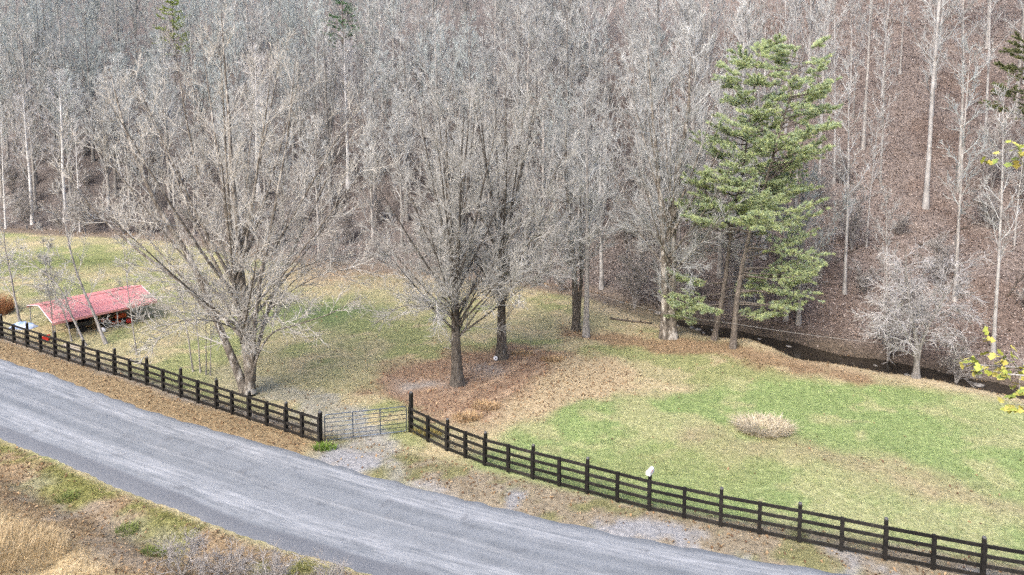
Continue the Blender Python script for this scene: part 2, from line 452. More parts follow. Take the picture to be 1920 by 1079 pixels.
# ------------------------------------------------------------------ ground sheet
def axis(lo, a, b, hi, step, grow=1.25):
    mid = np.arange(a, b + 1e-6, step); l = []; s = step; v = a
    while v > lo: s *= grow; v -= s; l.append(v)
    r = []; s = step; v = b
    while v < hi: s *= grow; v += s; r.append(v)
    return np.array(l[::-1] + list(mid) + r)
gx = axis(-1000, -64, 58, 1000, .30); gy = axis(-700, 19, 90, 1100, .30)
GX, GY = np.meshgrid(gx, gy)
fx, fy = GX.ravel(), GY.ravel()
gz = terrain(fx, fy)
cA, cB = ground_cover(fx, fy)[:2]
nx, ny = len(gx), len(gy)
ii = (np.arange(ny - 1)[:, None] * nx + np.arange(nx - 1)[None, :]).ravel()
quads = np.stack([ii, ii + 1, ii + 1 + nx, ii + nx], 1)
m, nt, b = new_mat('ground_cover', .95, .1)
v = coords(nt)
f1 = noise(nt, 2.2, 6, .75, v, .38, .62)
f2 = noise(nt, 9.0, 4, .7, v, .36, .64)
fm = N(nt, 'ShaderNodeMath', operation='MULTIPLY_ADD'); nt.links.new(f1, fm.inputs[0]); fm.inputs[1].default_value = .45
f2h = N(nt, 'ShaderNodeMath', operation='MULTIPLY'); nt.links.new(f2, f2h.inputs[0]); f2h.inputs[1].default_value = .6
nt.links.new(f2h.outputs[0], fm.inputs[2])
c = mixrgb(nt, fm.outputs[0], attr(nt, 'CA'), attr(nt, 'CB'))
vor = N(nt, 'ShaderNodeTexVoronoi'); vor.inputs['Scale'].default_value = 7.0; nt.links.new(v, vor.inputs['Vector'])
hs = N(nt, 'ShaderNodeSeparateColor'); nt.links.new(vor.outputs['Color'], hs.inputs[0])
mr = N(nt, 'ShaderNodeMapRange'); mr.inputs[3].default_value = .82; mr.inputs[4].default_value = 1.16; nt.links.new(hs.outputs[0], mr.inputs[0])
vm = N(nt, 'ShaderNodeVectorMath', operation='SCALE'); nt.links.new(c, vm.inputs[0]); nt.links.new(mr.outputs[0], vm.inputs['Scale'])
nt.links.new(vm.outputs[0], b.inputs['Base Color'])
bump(nt, b, fm.outputs[0], .6, .06)
M['ground'] = m
ground = link('ground', build_mesh('ground', np.stack([fx, fy, gz], 1), quads, smooth=True, cols={'CA': cA, 'CB': cB}), M['ground'], kind='structure')

# ------------------------------------------------------------------ road
def resample(P, step):
    seg = np.linalg.norm(np.diff(P, axis=0), axis=1); s = np.r_[0, np.cumsum(seg)]
    t = np.arange(0, s[-1], step)
    return np.stack([np.interp(t, s, P[:, 0]), np.interp(t, s, P[:, 1])], 1), t
def smooth_line(P, k=15):
    ker = np.ones(k) / k; pad = k // 2
    return np.stack([np.convolve(np.r_[np.full(pad, P[0, i]), P[:, i], np.full(pad, P[-1, i])], ker, 'valid') for i in range(2)], 1)
rfar, s1 = resample(ROAD_FAR[1:-1], .25); rfar = smooth_line(rfar, 21)
rnear = resample(ROAD_NEAR[1:-1], .05)[0]
# match each far point with the nearest near-side point
cut = np.array([rnear[np.argmin(((rnear - p) ** 2).sum(1))] for p in rfar]); cut = smooth_line(cut, 21)
n = len(rfar); KC = 25
e1 = .22 * (vnoise(s1, s1 * 0, .6, 3) - .5) + .16 * (vnoise(s1, s1 * 0, 2.8, 4) - .5)
e2 = .18 * (vnoise(s1, s1 * 0 + 9, .6, 5) - .5) + .14 * (vnoise(s1, s1 * 0 + 9, 3.1, 6) - .5)
dirv = (rfar - cut); wid = np.linalg.norm(dirv, axis=1, keepdims=True); dirv /= wid
a_ = cut - dirv * e2[:, None]; b_ = rfar + dirv * e1[:, None]
tt = np.linspace(0, 1, KC)
RV = a_[:, None, :] * (1 - tt)[None, :, None] + b_[:, None, :] * tt[None, :, None]
crown = .05 * (1 - (2 * tt - 1) ** 2)
z0 = np.zeros((n, KC)) + crown[None] + .004
z0[:, 0] = -.09; z0[:, -1] = -.09
RVV = np.concatenate([RV, z0[..., None]], 2).reshape(-1, 3)
uvc = np.zeros((n * KC, 3)); uvc[:, 0] = np.repeat(s1, KC) * .01; uvc[:, 1] = ((tt[None] * (wid + (e1 + e2)[:, None]) - e2[:, None]) / wid).ravel(); uvc[:, 2] = 0
ii = (np.arange(n - 1)[:, None] * KC + np.arange(KC - 1)[None]).ravel()
rq = np.stack([ii, ii + KC, ii + KC + 1, ii + 1], 1)
m, nt, b = new_mat('asphalt', .8, .3)
uv = attr(nt, 'UVR')
def mapped(scale):
    mp = N(nt, 'ShaderNodeMapping'); nt.links.new(uv, mp.inputs[0]); mp.inputs['Scale'].default_value = scale; return mp.outputs[0]
v = coords(nt)
streak = noise(nt, 1.0, 4, .55, mapped((3, 12, 1)), .38, .68)
streak2 = noise(nt, 1.0, 7, .72, mapped((34, 22, 1)), .40, .70)
blot = noise(nt, .8, 7, .75, v, .36, .66)
fine = noise(nt, 26, 3, .7, v, .3, .7)
c = mixrgb(nt, blot, (.122, .135, .150), (.180, .196, .214))
sp = N(nt, 'ShaderNodeSeparateColor'); nt.links.new(uv, sp.inputs[0])
def band(lo, hi, soft):
    a = N(nt, 'ShaderNodeMapRange', interpolation_type='SMOOTHSTEP'); a.inputs[1].default_value = lo - soft; a.inputs[2].default_value = lo + soft
    d = N(nt, 'ShaderNodeMapRange', interpolation_type='SMOOTHSTEP'); d.inputs[1].default_value = hi - soft; d.inputs[2].default_value = hi + soft; d.inputs[3].default_value = 1; d.inputs[4].default_value = 0
    # wobble across
    w = N(nt, 'ShaderNodeMath', operation='MULTIPLY_ADD'); nn = noise(nt, 1.0, 4, .6, mapped((9, 1, 1)), 0, 1)
    nt.links.new(nn, w.inputs[0]); w.inputs[1].default_value = .16; ad = N(nt, 'ShaderNodeMath', operation='ADD'); nt.links.new(sp.outputs[1], ad.inputs[0]); ad.inputs[1].default_value = -.08
    nt.links.new(ad.outputs[0], w.inputs[2])
    nt.links.new(w.outputs[0], a.inputs[0]); nt.links.new(w.outputs[0], d.inputs[0])
    mu = N(nt, 'ShaderNodeMath', operation='MULTIPLY'); nt.links.new(a.outputs[0], mu.inputs[0]); nt.links.new(d.outputs[0], mu.inputs[1]); return mu.outputs[0]
def mul(a, b_):
    mu = N(nt, 'ShaderNodeMath', operation='MULTIPLY')
    nt.links.new(a, mu.inputs[0])
    if isinstance(b_, float): mu.inputs[1].default_value = b_
    else: nt.links.new(b_, mu.inputs[1])
    return mu.outputs[0]
c = mixrgb(nt, mul(streak, .6), c, (.235, .252, .272))
c = mixrgb(nt, mul(mul(band(.18, .38, .07), streak2), .62), c, (.44, .455, .475))
c = mixrgb(nt, mul(mul(band(.74, .92, .06), streak2), .62), c, (.46, .475, .495))
c = mixrgb(nt, mul(mul(band(.50, .56, .03), streak2), .5), c, (.38, .39, .40))
c = mixrgb(nt, mul(band(-.5, .15, .02), .7), c, (.115, .122, .137))
c = mixrgb(nt, mul(noise(nt, .7, 7, .75, v, .58, .68), .6), c, (.10, .105, .115))
f3 = N(nt, 'ShaderNodeMapRange'); f3.inputs[3].default_value = .88; f3.inputs[4].default_value = 1.12; nt.links.new(fine, f3.inputs[0])
vm = N(nt, 'ShaderNodeVectorMath', operation='SCALE'); nt.links.new(c, vm.inputs[0]); nt.links.new(f3.outputs[0], vm.inputs['Scale'])
nt.links.new(vm.outputs[0], b.inputs['Base Color'])
bump(nt, b, fine, .35, .01)
M['asphalt'] = m
road = link('road', build_mesh('road', RVV, rq, smooth=True, cols={'UVR': uvc}), M['asphalt'], kind='structure')

# ------------------------------------------------------------------ creek water
wl = CREEK[9:-1]; wp, ws = resample(wl, .5)
tn = np.gradient(wp, axis=0); tn /= np.linalg.norm(tn, axis=1, keepdims=True); nn_ = np.stack([-tn[:, 1], tn[:, 0]], 1)
tw = np.linspace(-1.9, 1.9, 5)
WV = np.concatenate([wp[:, None, :] + nn_[:, None, :] * tw[None, :, None], np.full((len(wp), 5, 1), -.56)], 2).reshape(-1, 3)
ii = (np.arange(len(wp) - 1)[:, None] * 5 + np.arange(4)[None]).ravel()
m, nt, b = new_mat('water', .08, .5)
b.inputs['Base Color'].default_value = (.02, .017, .013, 1)
bump(nt, b, noise(nt, 4.0, 3, .6, coords(nt), .2, .8), .25, .03)
link('creek_water', build_mesh('creek_water', WV, np.stack([ii, ii + 5, ii + 6, ii + 1], 1), smooth=True), m, kind='structure')

# ------------------------------------------------------------------ grass and fallen leaves
rg = np.random.RandomState(11)
def visible(x, y, z, mx=1.5, my=2.0):
    """seen from the drone's place, with a margin"""
    dep = y * .9962 + (17.4 - z) * .0872
    up = y * .0872 - (17.4 - z) * .9962
    return (dep > 8) & (np.abs(x) < .75 * dep + mx) & (up > -.615 * dep - my) & (up < .24 * dep)
def scatter(n, x0, x1, y0, y1):
    x = rg.uniform(x0, x1, n); y = rg.uniform(y0, y1, n); z = terrain(x, y)
    k = visible(x, y, z); return x[k], y[k], z[k]
def mix_cols(A, B, k, jit=.25):
    t = rg.beta(.8, .8, len(k))[:, None]
    return (A * (1 - t) + B * t) * (1 + rg.uniform(-jit, jit, (len(k), 1)))
def scatter_cover(nsamp, x0, x1, y0, y1, per):
    x, y, z = scatter(nsamp, x0, x1, y0, y1)
    return x, y, z
def grass_geo(x, y, z, col, hmin, hmax, nb=4, spread=.07, w=.012):
    n = len(x); k = n * nb
    X = np.repeat(x, nb) + rg.normal(0, spread, k); Y = np.repeat(y, nb) + rg.normal(0, spread, k)
    Z = np.repeat(z, nb) - .015
    h = rg.uniform(hmin, hmax, k); a = rg.uniform(0, 6.283, k); ln = rg.uniform(.2, 1.1, k)
    dx, dy = np.cos(a), np.sin(a)
    V = np.zeros((k, 3, 3))
    ww = w * rg.uniform(.7, 1.5, k)
    V[:, 0] = np.stack([X - dy * ww, Y + dx * ww, Z], 1); V[:, 1] = np.stack([X + dy * ww, Y - dx * ww, Z], 1)
    V[:, 2] = np.stack([X + dx * h * ln, Y + dy * h * ln, Z + h], 1)
    C = np.repeat(col, nb, 0) * rg.uniform(.85, 1.18, (k, 1)); C = np.repeat(C, 3, 0)
    return V.reshape(-1, 3), np.arange(k * 3).reshape(-1, 3), C
def leaf_geo(x, y, z, col, smin, smax, lift=.035):
    n = len(x); s = rg.uniform(smin, smax, n); a = rg.uniform(0, 6.283, n)
    tl = rg.normal(0, .45, (n, 2))
    U = np.stack([np.cos(a), np.sin(a), tl[:, 0]], 1); W = np.stack([-np.sin(a), np.cos(a), tl[:, 1]], 1)
    P = np.stack([x, y, z + lift * rg.uniform(.3, 1.4, n)], 1)
    V = np.zeros((n, 4, 3)); s_ = s[:, None]
    cup = np.zeros((n, 3)); cup[:, 2] = s * rg.uniform(.05, .35, n)
    V[:, 0] = P - U * s_ * .5; V[:, 1] = P + W * s_ * .32 + cup; V[:, 2] = P + U * s_ * .55; V[:, 3] = P - W * s_ * .32 + cup
    i = np.arange(n)[:, None] * 4
    T = np.concatenate([i + np.array([[0, 1, 2]]), i + np.array([[0, 2, 3]])])
    return V.reshape(-1, 3), T, np.repeat(col, 4, 0)

# short grass over the fields, verge and bank
gV, gT, gC, off = [], [], [], 0
for (nsmp, box, keepf, hh, nb, w) in ((190000, (-56, 36, 21, 72), 1.0, (.03, .10), 3, .015), (24000, (-26, 0, 21, 36), 1.0, (.05, .16), 5, .010)):
    x, y, z = scatter(nsmp, box[0], box[1], box[2], box[3])
    A, B, lf, gr, lk, c_, rf_, rn_ = ground_cover(x, y)
    onroad = (rf_ < .12) & (rn_ < .12)
    dens = nsmp / ((box[1] - box[0]) * (box[3] - box[2]))
    k = (rg.uniform(0, 1, len(x)) < gr / 75.0) & ~onroad & (c_ < 0)
    if box[1] < 5: k &= rn_ > 0
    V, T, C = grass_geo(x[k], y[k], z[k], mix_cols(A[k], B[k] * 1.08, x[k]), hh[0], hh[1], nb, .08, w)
    gV.append(V); gT.append(T + off); gC.append(C); off += len(V)
o = link('grass', build_mesh('grass', np.concatenate(gV), None, np.concatenate(gT), cols={'Col': np.concatenate(gC)}), M['blade'], kind='stuff')
tag(o, 'short mixed green and straw coloured grass over the meadow and verges', 'grass')

LEAFPAL = [pal((.20, .125, .065), (.30, .20, .11), (.13, .08, .05), (.38, .28, .17)),
           pal((.215, .115, .07), (.30, .18, .11), (.15, .085, .055), (.42, .30, .18)),
           pal((.21, .162, .138), (.33, .275, .24), (.125, .096, .082), (.44, .385, .35))]
lV, lT, lC, off = [], [], [], 0
for (nsmp, box, sz, dmax) in ((130000, (-56, 36, 20, 72), (.08, .16), 60.), (190000, (2, 66, 38, 100), (.08, .18), 60.), (40000, (-70, 12, 60, 105), (.12, .24), 60.)):
    x, y, z = scatter(nsmp, *box)
    A, B, lf, gr, lk, c_, rf_, rn_ = ground_cover(x, y)
    onroad = (rf_ < .0) & (rn_ < .0)
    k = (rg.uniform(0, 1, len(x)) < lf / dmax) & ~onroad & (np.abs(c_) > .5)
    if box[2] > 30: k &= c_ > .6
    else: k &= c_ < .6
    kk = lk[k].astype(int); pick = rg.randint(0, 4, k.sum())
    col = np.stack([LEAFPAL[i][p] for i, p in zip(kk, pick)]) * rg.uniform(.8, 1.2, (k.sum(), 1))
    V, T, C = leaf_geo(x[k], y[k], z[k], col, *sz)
    lV.append(V); lT.append(T + off); lC.append(C); off += len(V)
o = link('fallen_leaves', build_mesh('fallen_leaves', np.concatenate(lV), None, np.concatenate(lT), cols={'Col': np.concatenate(lC)}), M['leaf'], kind='stuff')
tag(o, 'dry brown fallen leaves over the hillside, the garden strip and verges', 'leaves')
print('grass', sum(map(len, gT)), 'leaves', sum(map(len, lT)))

# ------------------------------------------------------------------ bare trees
def catmull(C, K):
    C = np.asarray(C, float); n = len(C)
    P = np.vstack([2 * C[0] - C[1], C, 2 * C[-1] - C[-2]])
    t = np.linspace(0, n - 1 - 1e-6, K); i = t.astype(int); f = (t - i)[:, None]
    p0, p1, p2, p3 = P[i], P[i + 1], P[i + 2], P[i + 3]
    return .5 * (2 * p1 + (p2 - p0) * f + (2 * p0 - 5 * p1 + 4 * p2 - p3) * f ** 2 + (3 * p1 - p0 - 3 * p2 + p3) * f ** 3)
def grow(rs, P, Rr, n, t0, t1, ang, length, K, up, wob, rfac, rmax, rmin, tip=.35, flat=0.0, angv=10, bias=1.0):
    """children of the strands P (N,Kp,3): n each; length: f(t, parentlength) -> metres"""
    Np, Kp = P.shape[:2]
    t = (np.arange(n)[None] + rs.uniform(0, 1, (Np, n))) / n
    t = t0 + (t1 - t0) * t ** bias
    u = t * (Kp - 1); i = np.clip(u.astype(int), 0, Kp - 2); f = (u - i)[..., None]
    r = np.arange(Np)[:, None]
    pos = P[r, i] * (1 - f) + P[r, i + 1] * f
    tan = P[r, i + 1] - P[r, i]; tan /= np.linalg.norm(tan, axis=2, keepdims=True) + 1e-9
    rad = Rr[r, i] * (1 - f[..., 0]) + Rr[r, i + 1] * f[..., 0]
    PL = np.linalg.norm(np.diff(P, axis=1), axis=2).sum(1)[:, None]
    L = length(t, PL) * rs.uniform(.65, 1.2, t.shape)
    az = rs.uniform(0, 6.283, (Np, 1)) + np.arange(n)[None] * 2.399 + rs.uniform(-.5, .5, t.shape)
    ref = np.where(np.abs(tan[..., 2:3]) > .85, np.array([1., 0, 0]), np.array([0, 0, 1.]))
    U = np.cross(tan, ref); U /= np.linalg.norm(U, axis=2, keepdims=True) + 1e-9
    W = np.cross(U, tan)
    a = np.radians((ang(t) if callable(ang) else ang) + rs.normal(0, angv, t.shape))[..., None]
    upv = (up(t) if callable(up) else np.full(t.shape, up)).reshape(-1)
    d = np.cos(a) * tan + np.sin(a) * (np.cos(az)[..., None] * U + (1 - flat) * np.sin(az)[..., None] * W)
    d = d.reshape(-1, 3); d /= np.linalg.norm(d, axis=1, keepdims=True) + 1e-9
    pos = pos.reshape(-1, 3); L = L.reshape(-1); rad = rad.reshape(-1)
    out = np.zeros((len(pos), K, 3)); out[:, 0] = pos
    for k in range(1, K):
        d = d + rs.normal(0, wob, d.shape); d[:, 2] += upv / (K - 1)
        d /= np.linalg.norm(d, axis=1, keepdims=True) + 1e-9
        out[:, k] = out[:, k - 1] + d * (L / (K - 1))[:, None]
    r0 = np.clip(rad * rfac, rmin, rmax)
    s = np.linspace(0, 1, K)[None]
    Ro = r0[:, None] * (1 - (1 - tip) * s)
    return out, Ro
def stem_strand(rs, ctrl, r0, K=16, wob=.03, flare=.5, tip=.08):
    P = catmull(ctrl, K); P[2:] += np.cumsum(rs.normal(0, wob * .5, (K - 2, 3)) * [1, 1, 0], 0)
    s = np.linspace(0, 1, K)
    r = r0 * (tip + (1 - tip) * (1 - s) ** .85) * (1 + flare * np.exp(-s * 22))
    return P[None], r[None]
def cat(*ls):
    return np.concatenate(ls)

def bare_tree(rs, stems, r0s, Ls, cfg):
    """-> list of stem strands, limb strands, fine levels. Ls(t, PL): limb length"""
    st = [stem_strand(rs, c, r) for c, r in zip(stems, r0s)]
    SP = np.concatenate([s[0] for s in st]); SR = np.concatenate([s[1] for s in st])
    L1 = grow(rs, SP, SR, cfg['n1'], cfg.get('t0', .2), .98, cfg['a1'], Ls, 9, cfg['u1'], cfg.get('w1', .045), .42, cfg.get('rmax1', .11), .02, .22, bias=cfg.get('bias', 1.0))
    tipsP, tipsR = SP[:, -5:], SR[:, -5:]
    L2 = grow(rs, L1[0], L1[1], cfg['n2'], .12, .98, cfg['a2'], lambda t, PL: PL * cfg.get('l2', .42) * (1.05 - .55 * t), 6, cfg['u2'], .06, .6, .035, cfg.get('r2', .013), .5)
    L3 = grow(rs, L2[0], L2[1], cfg['n3'], .15, 1., cfg['a3'], lambda t, PL: PL * cfg.get('l3', .45) * (1.05 - .5 * t) + .15, 3, cfg['u3'], .09, .7, .03, cfg.get('rt3', .0095), .7)
    L3b = grow(rs, L1[0], L1[1], cfg['n2'], .2, 1., cfg['a3'], lambda t, PL: PL * .16 + .3, 3, cfg['u3'], .09, .5, .03, cfg.get('rt3', .0095), .7)
    L3P, L3R = cat(L3[0], L3b[0]), cat(L3[1], L3b[1])
    L4 = grow(rs, L3P, L3R, cfg['n4'], .25, 1., cfg['a3'], lambda t, PL: PL * .38 * (1.1 - .4 * t) + .12, 2, cfg['u3'], .10, .8, .025, cfg.get('rt', .0075), .8)
    return st, L1, L2, (L3P, L3R), L4

def sub(a, k): return (a[0][k], a[1][k])
def hero_tree(name, label, cat_, loc, seed, stems, r0s, Ls, cfg, bark, twig, stem_name='trunk', limb_n=24, rz=0):
    rs = np.random.RandomState(seed)
    st, L1, L2, L3, L4 = bare_tree(rs, stems, r0s, Ls, cfg)
    z = float(terrain(np.array([loc[0]]), np.array([loc[1]]))[0])
    t = thing(name, label, cat_, (loc[0], loc[1], z - .05), rz)
    for i, s in enumerate(st):
        V, Q = strand_geo([(s[0], s[1], 12)])
        bmp = 1 + .0 * V[:, :1]
        link(stem_name if i == 0 else 'stem', build_mesh('trunk', V, Q, smooth=True), bark, t)
    order = np.argsort(-L1[1][:, 0] * np.linalg.norm(L1[0][:, -1] - L1[0][:, 0], axis=1))
    for i in order[:limb_n]:
        V, Q = strand_geo([(L1[0][i:i + 1], L1[1][i:i + 1], 6)])
        link('limb', build_mesh('limb', V, Q, smooth=True), bark if L1[1][i, 0] > .06 else twig, t)
    rest = order[limb_n:]
    V, Q = strand_geo(([(L1[0][rest], L1[1][rest], 5)] if len(rest) else []) + [(L2[0], L2[1], 4), (L3[0], L3[1], 3), (L4[0], L4[1], 3)])
    link('crown', build_mesh('crown', V, Q), twig, t)
    print(name, 'tris', len(Q) * 2)
    return t

def fan_stems(rs, n, z0, z1, Rc, zc, zt, th0=6, th1=98, x0=0.0, ph=0.0):
    """leaders fanning from the trunk to a rounded crown outline"""
    out = []
    for i in range(n):
        e = (i + .5) / n; a = ph + i * 2.399 + rs.uniform(-.3, .3); th = R(th0 + (th1 - th0) * e ** .8) + rs.uniform(-.1, .1); k = rs.uniform(.92, 1.03)
        end = np.array([Rc * math.sin(th) * math.cos(a) * k, Rc * math.sin(th) * math.sin(a) * k, zc + (zt - zc) * max(math.cos(th), -.35) * k])
        zs = z1 - (z1 - z0) * e; st_ = np.array([x0 * zs, 0, zs])
        m1 = st_ + (end - st_) * .35 + [0, 0, (end[2] - zs) * -.06 + .25 * math.sin(th)]; m2 = st_ + (end - st_) * .7 + [0, 0, -.04 * (end[2] - zs) + .2 * math.sin(th)]
        out.append([tuple(st_), tuple(m1), tuple(m2), tuple(end)])
    return out
def skirt(rs, n, z0, z1, r0, r1, e0, e1, droop=.5, ph=0.0):
    """low spreading limbs, sagging a little"""
    out = []
    for i in range(n):
        a = ph + i * 2.399 + rs.uniform(-.3, .3); zs = rs.uniform(z0, z1); r = rs.uniform(r0, r1); ze = rs.uniform(e0, e1); c_, s_ = math.cos(a), math.sin(a)
        out.append([(0, 0, zs), (r * .35 * c_, r * .35 * s_, zs + (ze - zs) * .5 + .3), (r * .7 * c_, r * .7 * s_, zs + (ze - zs) * .8 + .25), (r * c_, r * s_, ze - droop * rs.uniform(0, 1))])
    return out
MAPLE = dict(n1=9, a1=36, u1=.26, n2=6, a2=32, u2=.2, n3=4, a3=32, u3=.16, n4=1, t0=.10, rmax1=.04, r2=.015, l2=.48, l3=.55, rt3=.0115, rt=.009)
VASE = dict(n1=19, a1=lambda t: 60 - 26 * t, u1=lambda t: .22 + .25 * t, n2=9, a2=34, u2=.28, n3=3, a3=32, u3=.18, n4=1, t0=.14, rmax1=.045, r2=.016, l2=.48, l3=.55, rt3=.012, rt=.0095)

# the big many-stemmed tree by the fence
hero_tree('bare_tree', 'huge bare many-stemmed tree with blotchy bark just behind the fence, left of gate', 'tree', (-15.5, 38.5), 21,
          [[(0, 0, 0), (-.8, .1, 2.2), (-2.0, .3, 5.2), (-3.3, .5, 8.2), (-5.0, .6, 11.2), (-6.7, .9, 15.2), (-7.6, 1.0, 19.0)],
           [(-1.7, .2, 4.5), (-3.6, -.1, 6.8), (-6.0, -.5, 9.0), (-8.2, -.9, 11.6), (-9.6, -1.2, 14.4)],
           [(.1, .1, .4), (-.4, .6, 3.3), (-1.2, 1.2, 6.9), (-2.8, 1.7, 11.3), (-3.8, 1.9, 16.2), (-4.2, 1.8, 20.4)],
           [(.25, -.1, .2), (.25, -.1, 3.3), (.1, -.2, 7.0), (-.2, -.2, 12), (-.5, 0, 17), (-.7, .1, 22.2)],
           [(.35, 0, .9), (.7, -.5, 3.6), (1.3, -.8, 6.8), (2.2, -1.0, 10.6), (3.2, -1.2, 15), (3.8, -1.2, 19.6)],
           [(.2, .2, .5), (.6, .9, 3.4), (1.7, 2.0, 7.0), (3.4, 2.8, 10.8), (4.8, 3.2, 14), (5.9, 3.4, 17)],
           [(.4, -.2, 1.2), (1.0, -.5, 2.8), (1.9, -.7, 4.0), (3.2, -.9, 4.5), (5.2, -1.0, 5.2), (7.0, -1.1, 6.2)]] + fan_stems(np.random.RandomState(302), 20, 3.0, 7.5, 9.0, 9.6, 21.6, th0=10, th1=88, x0=-.06) + skirt(np.random.RandomState(303), 9, 2.6, 6.0, 5.5, 8.5, 4.5, 8.5, .8),
          [.25, .11, .15, .24, .16, .13, .08] + [.10] * 10 + [.075] * 10 + [.055] * 9,
          lambda t, PL: 2.5 * (1.15 - .45 * t), dict(VASE, n1=10, n2=6), M['bark_patchy'], M['twig_rose'], 'stem')
# two dense maples in the middle
rf1 = np.random.RandomState(301)
hero_tree('bare_tree', 'dense bare maple with dark trunk in the red leaves, nearest the gate', 'tree', (-3.3, 39.9), 33,
          [[(0, 0, 0), (-.05, 0, 2.4), (-.1, .1, 5.0), (-.3, .2, 8.5), (-.4, .3, 12), (-.5, .4, 15.5)]] + fan_stems(rf1, 22, 2.9, 7.5, 5.7, 9.2, 18.0, th0=4, th1=98) + skirt(rf1, 9, 2.6, 6.0, 4.0, 5.8, 3.8, 7.5),
          [.34] + [.11] * 7 + [.085] * 8 + [.065] * 7 + [.05] * 9, lambda t, PL: 2.1 * (1.1 - .35 * t), MAPLE, M['bark_dark'], M['twig_tan'])
hero_tree('bare_tree', 'dense bare maple with dark trunk and small white disc at its foot', 'tree', (-.7, 44.1), 35,
          [[(0, 0, 0), (.05, 0, 2.8), (.0, .1, 5.8), (.2, .3, 9.5), (.3, .4, 13), (.3, .5, 16.5)]] + fan_stems(rf1, 22, 3.3, 8.2, 5.9, 10.0, 19.2, th0=4, th1=98, ph=1.0) + skirt(rf1, 6, 3.6, 6.5, 4.2, 6.0, 5.5, 8.5, ph=.7),
          [.33] + [.11] * 7 + [.085] * 8 + [.065] * 7 + [.05] * 6, lambda t, PL: 2.1 * (1.1 - .35 * t), MAPLE, M['bark_dark'], M['twig_tan'])
# twin-trunk tree left of the pines
hero_tree('bare_tree', 'tall bare twin-trunked tree standing left of the pines at the lawn edge', 'tree', (11.2, 47.9), 41,
          [[(-.2, 0, 0), (-.25, 0, 3.4), (-.4, 0, 7.4), (-.9, .1, 12.5), (-1.4, .2, 17), (-1.7, .2, 20.6)],
           [(.3, 0, 0), (.32, .1, 3.4), (.35, .2, 7.4), (.7, .3, 12.5), (1.2, .3, 16.5), (1.3, .4, 20.2)]] + fan_stems(rf1, 18, 4.5, 9.5, 5.8, 10.8, 19.6, th1=92, ph=2.0) + skirt(rf1, 5, 4.0, 7.0, 3.5, 5.0, 5.5, 9.0),
          [.30, .34] + [.10] * 9 + [.07] * 9 + [.05] * 5, lambda t, PL: 2.1 * (1.1 - .35 * t), MAPLE, M['bark_patchy'], M['twig_grey'])
hero_tree('bare_tree', 'slim straight bare tree, paler one of the close pair right of the maples', 'tree', (5.4, 48.4), 43,
          [[(0, 0, 0), (.02, 0, 4.5), (.05, .1, 9), (.0, .1, 13.5), (-.15, .2, 18.5)]], [.21],
          lambda t, PL: 3.2 * np.sin(np.pi * np.clip(.3 + .66 * t, 0, 1)) + .4, dict(VASE, n1=26, a1=44, t0=.3), M['bark_grey'], M['twig_grey'])
hero_tree('bare_tree', 'dark stout bare tree, left one of the close pair right of the maples', 'tree', (4.8, 49.7), 44,
          [[(0, 0, 0), (-.1, 0, 3), (-.4, .1, 6.8), (-.8, .1, 11.5), (-.9, .2, 16.5)], [(.1, 0, .9), (.3, .1, 4), (.2, .5, 8), (.3, .6, 13)]], [.28, .18],
          lambda t, PL: 3.2 * np.sin(np.pi * np.clip(.3 + .66 * t, 0, 1)) + .4, dict(VASE, n1=20, a1=44, t0=.25), M['bark_dark'], M['twig_grey'])
# low spreading tree on the creek bank
hero_tree('bare_tree', 'low spreading bare fruit tree with pale arching branches on the creek bank', 'tree', (25.0, 40.9), 51,
          [[(0, 0, 0), (.02, 0, 1.1), (-.1, .0, 2.4), (-.5, .1, 4.4), (-.8, .2, 6.4), (-.9, .2, 8.2)],
           [(.04, 0, 1.2), (.3, -.1, 2.6), (.9, -.3, 4.4), (1.6, -.5, 6.0), (2.1, -.5, 7.6)],
           [(0, .05, 1.3), (.1, .5, 2.8), (.2, 1.3, 4.6), (.5, 1.8, 6.8)],
           [(.03, 0, 1.4), (.6, .2, 2.9), (1.8, .5, 4.5), (3.2, .6, 5.4)],
           [(-.03, 0, 1.3), (-.7, -.2, 2.6), (-1.7, -.4, 4.0), (-2.7, -.6, 4.8)]],
          [.20, .10, .09, .08, .08], lambda t, PL: 2.9 * (1.15 - .7 * t),
          dict(n1=15, a1=52, u1=-.30, n2=6, a2=36, u2=-.2, n3=3, a3=38, u3=-.05, n4=1, t0=.22, rmax1=.035, r2=.018, rt3=.015, l2=.48, l3=.55, rt=.0125), M['bark_grey'], M['twig_fruit'], limb_n=20)

# thin trees by the carport and sapling cluster by the fence
SLIM = dict(n1=13, a1=48, u1=.35, n2=5, a2=42, u2=.2, n3=4, a3=42, u3=.15, n4=1, t0=.22, rmax1=.03, r2=.016, rt3=.013, l2=.45, l3=.5, rt=.011)
def slim(label, loc, seed, ctrl, r, Lm=1.7, zs=1.2, name='slim_tree', group=None, bark='bark_grey', twig='twig_tan', cfg=SLIM):
    ctrl = [(a_ * zs, b_, c_ * zs) for a_, b_, c_ in ctrl]; Lm *= 1.2
    t = hero_tree(name, label, 'tree', loc, seed, [ctrl], [r], lambda t, PL: Lm * (1.2 - .8 * t), cfg, M[bark], M[twig], limb_n=6)
    if group: t['group'] = group
    return t
slim('slim pale leaning tree in front of the red roof, thickest one there', (-28.7, 46.9), 61, [(0, 0, 0), (-.8, .1, 2.2), (-1.6, .1, 4.6), (-2.1, .2, 7.4), (-2.2, .3, 10.2)], .105, 2.3)
slim('crooked thin tree leaning left across the red roof', (-29.8, 46.4), 62, [(0, 0, 0), (-.7, 0, 1.8), (-1.4, .1, 3.5), (-2.6, .1, 4.7), (-4.2, .2, 5.4)], .075, 1.9)
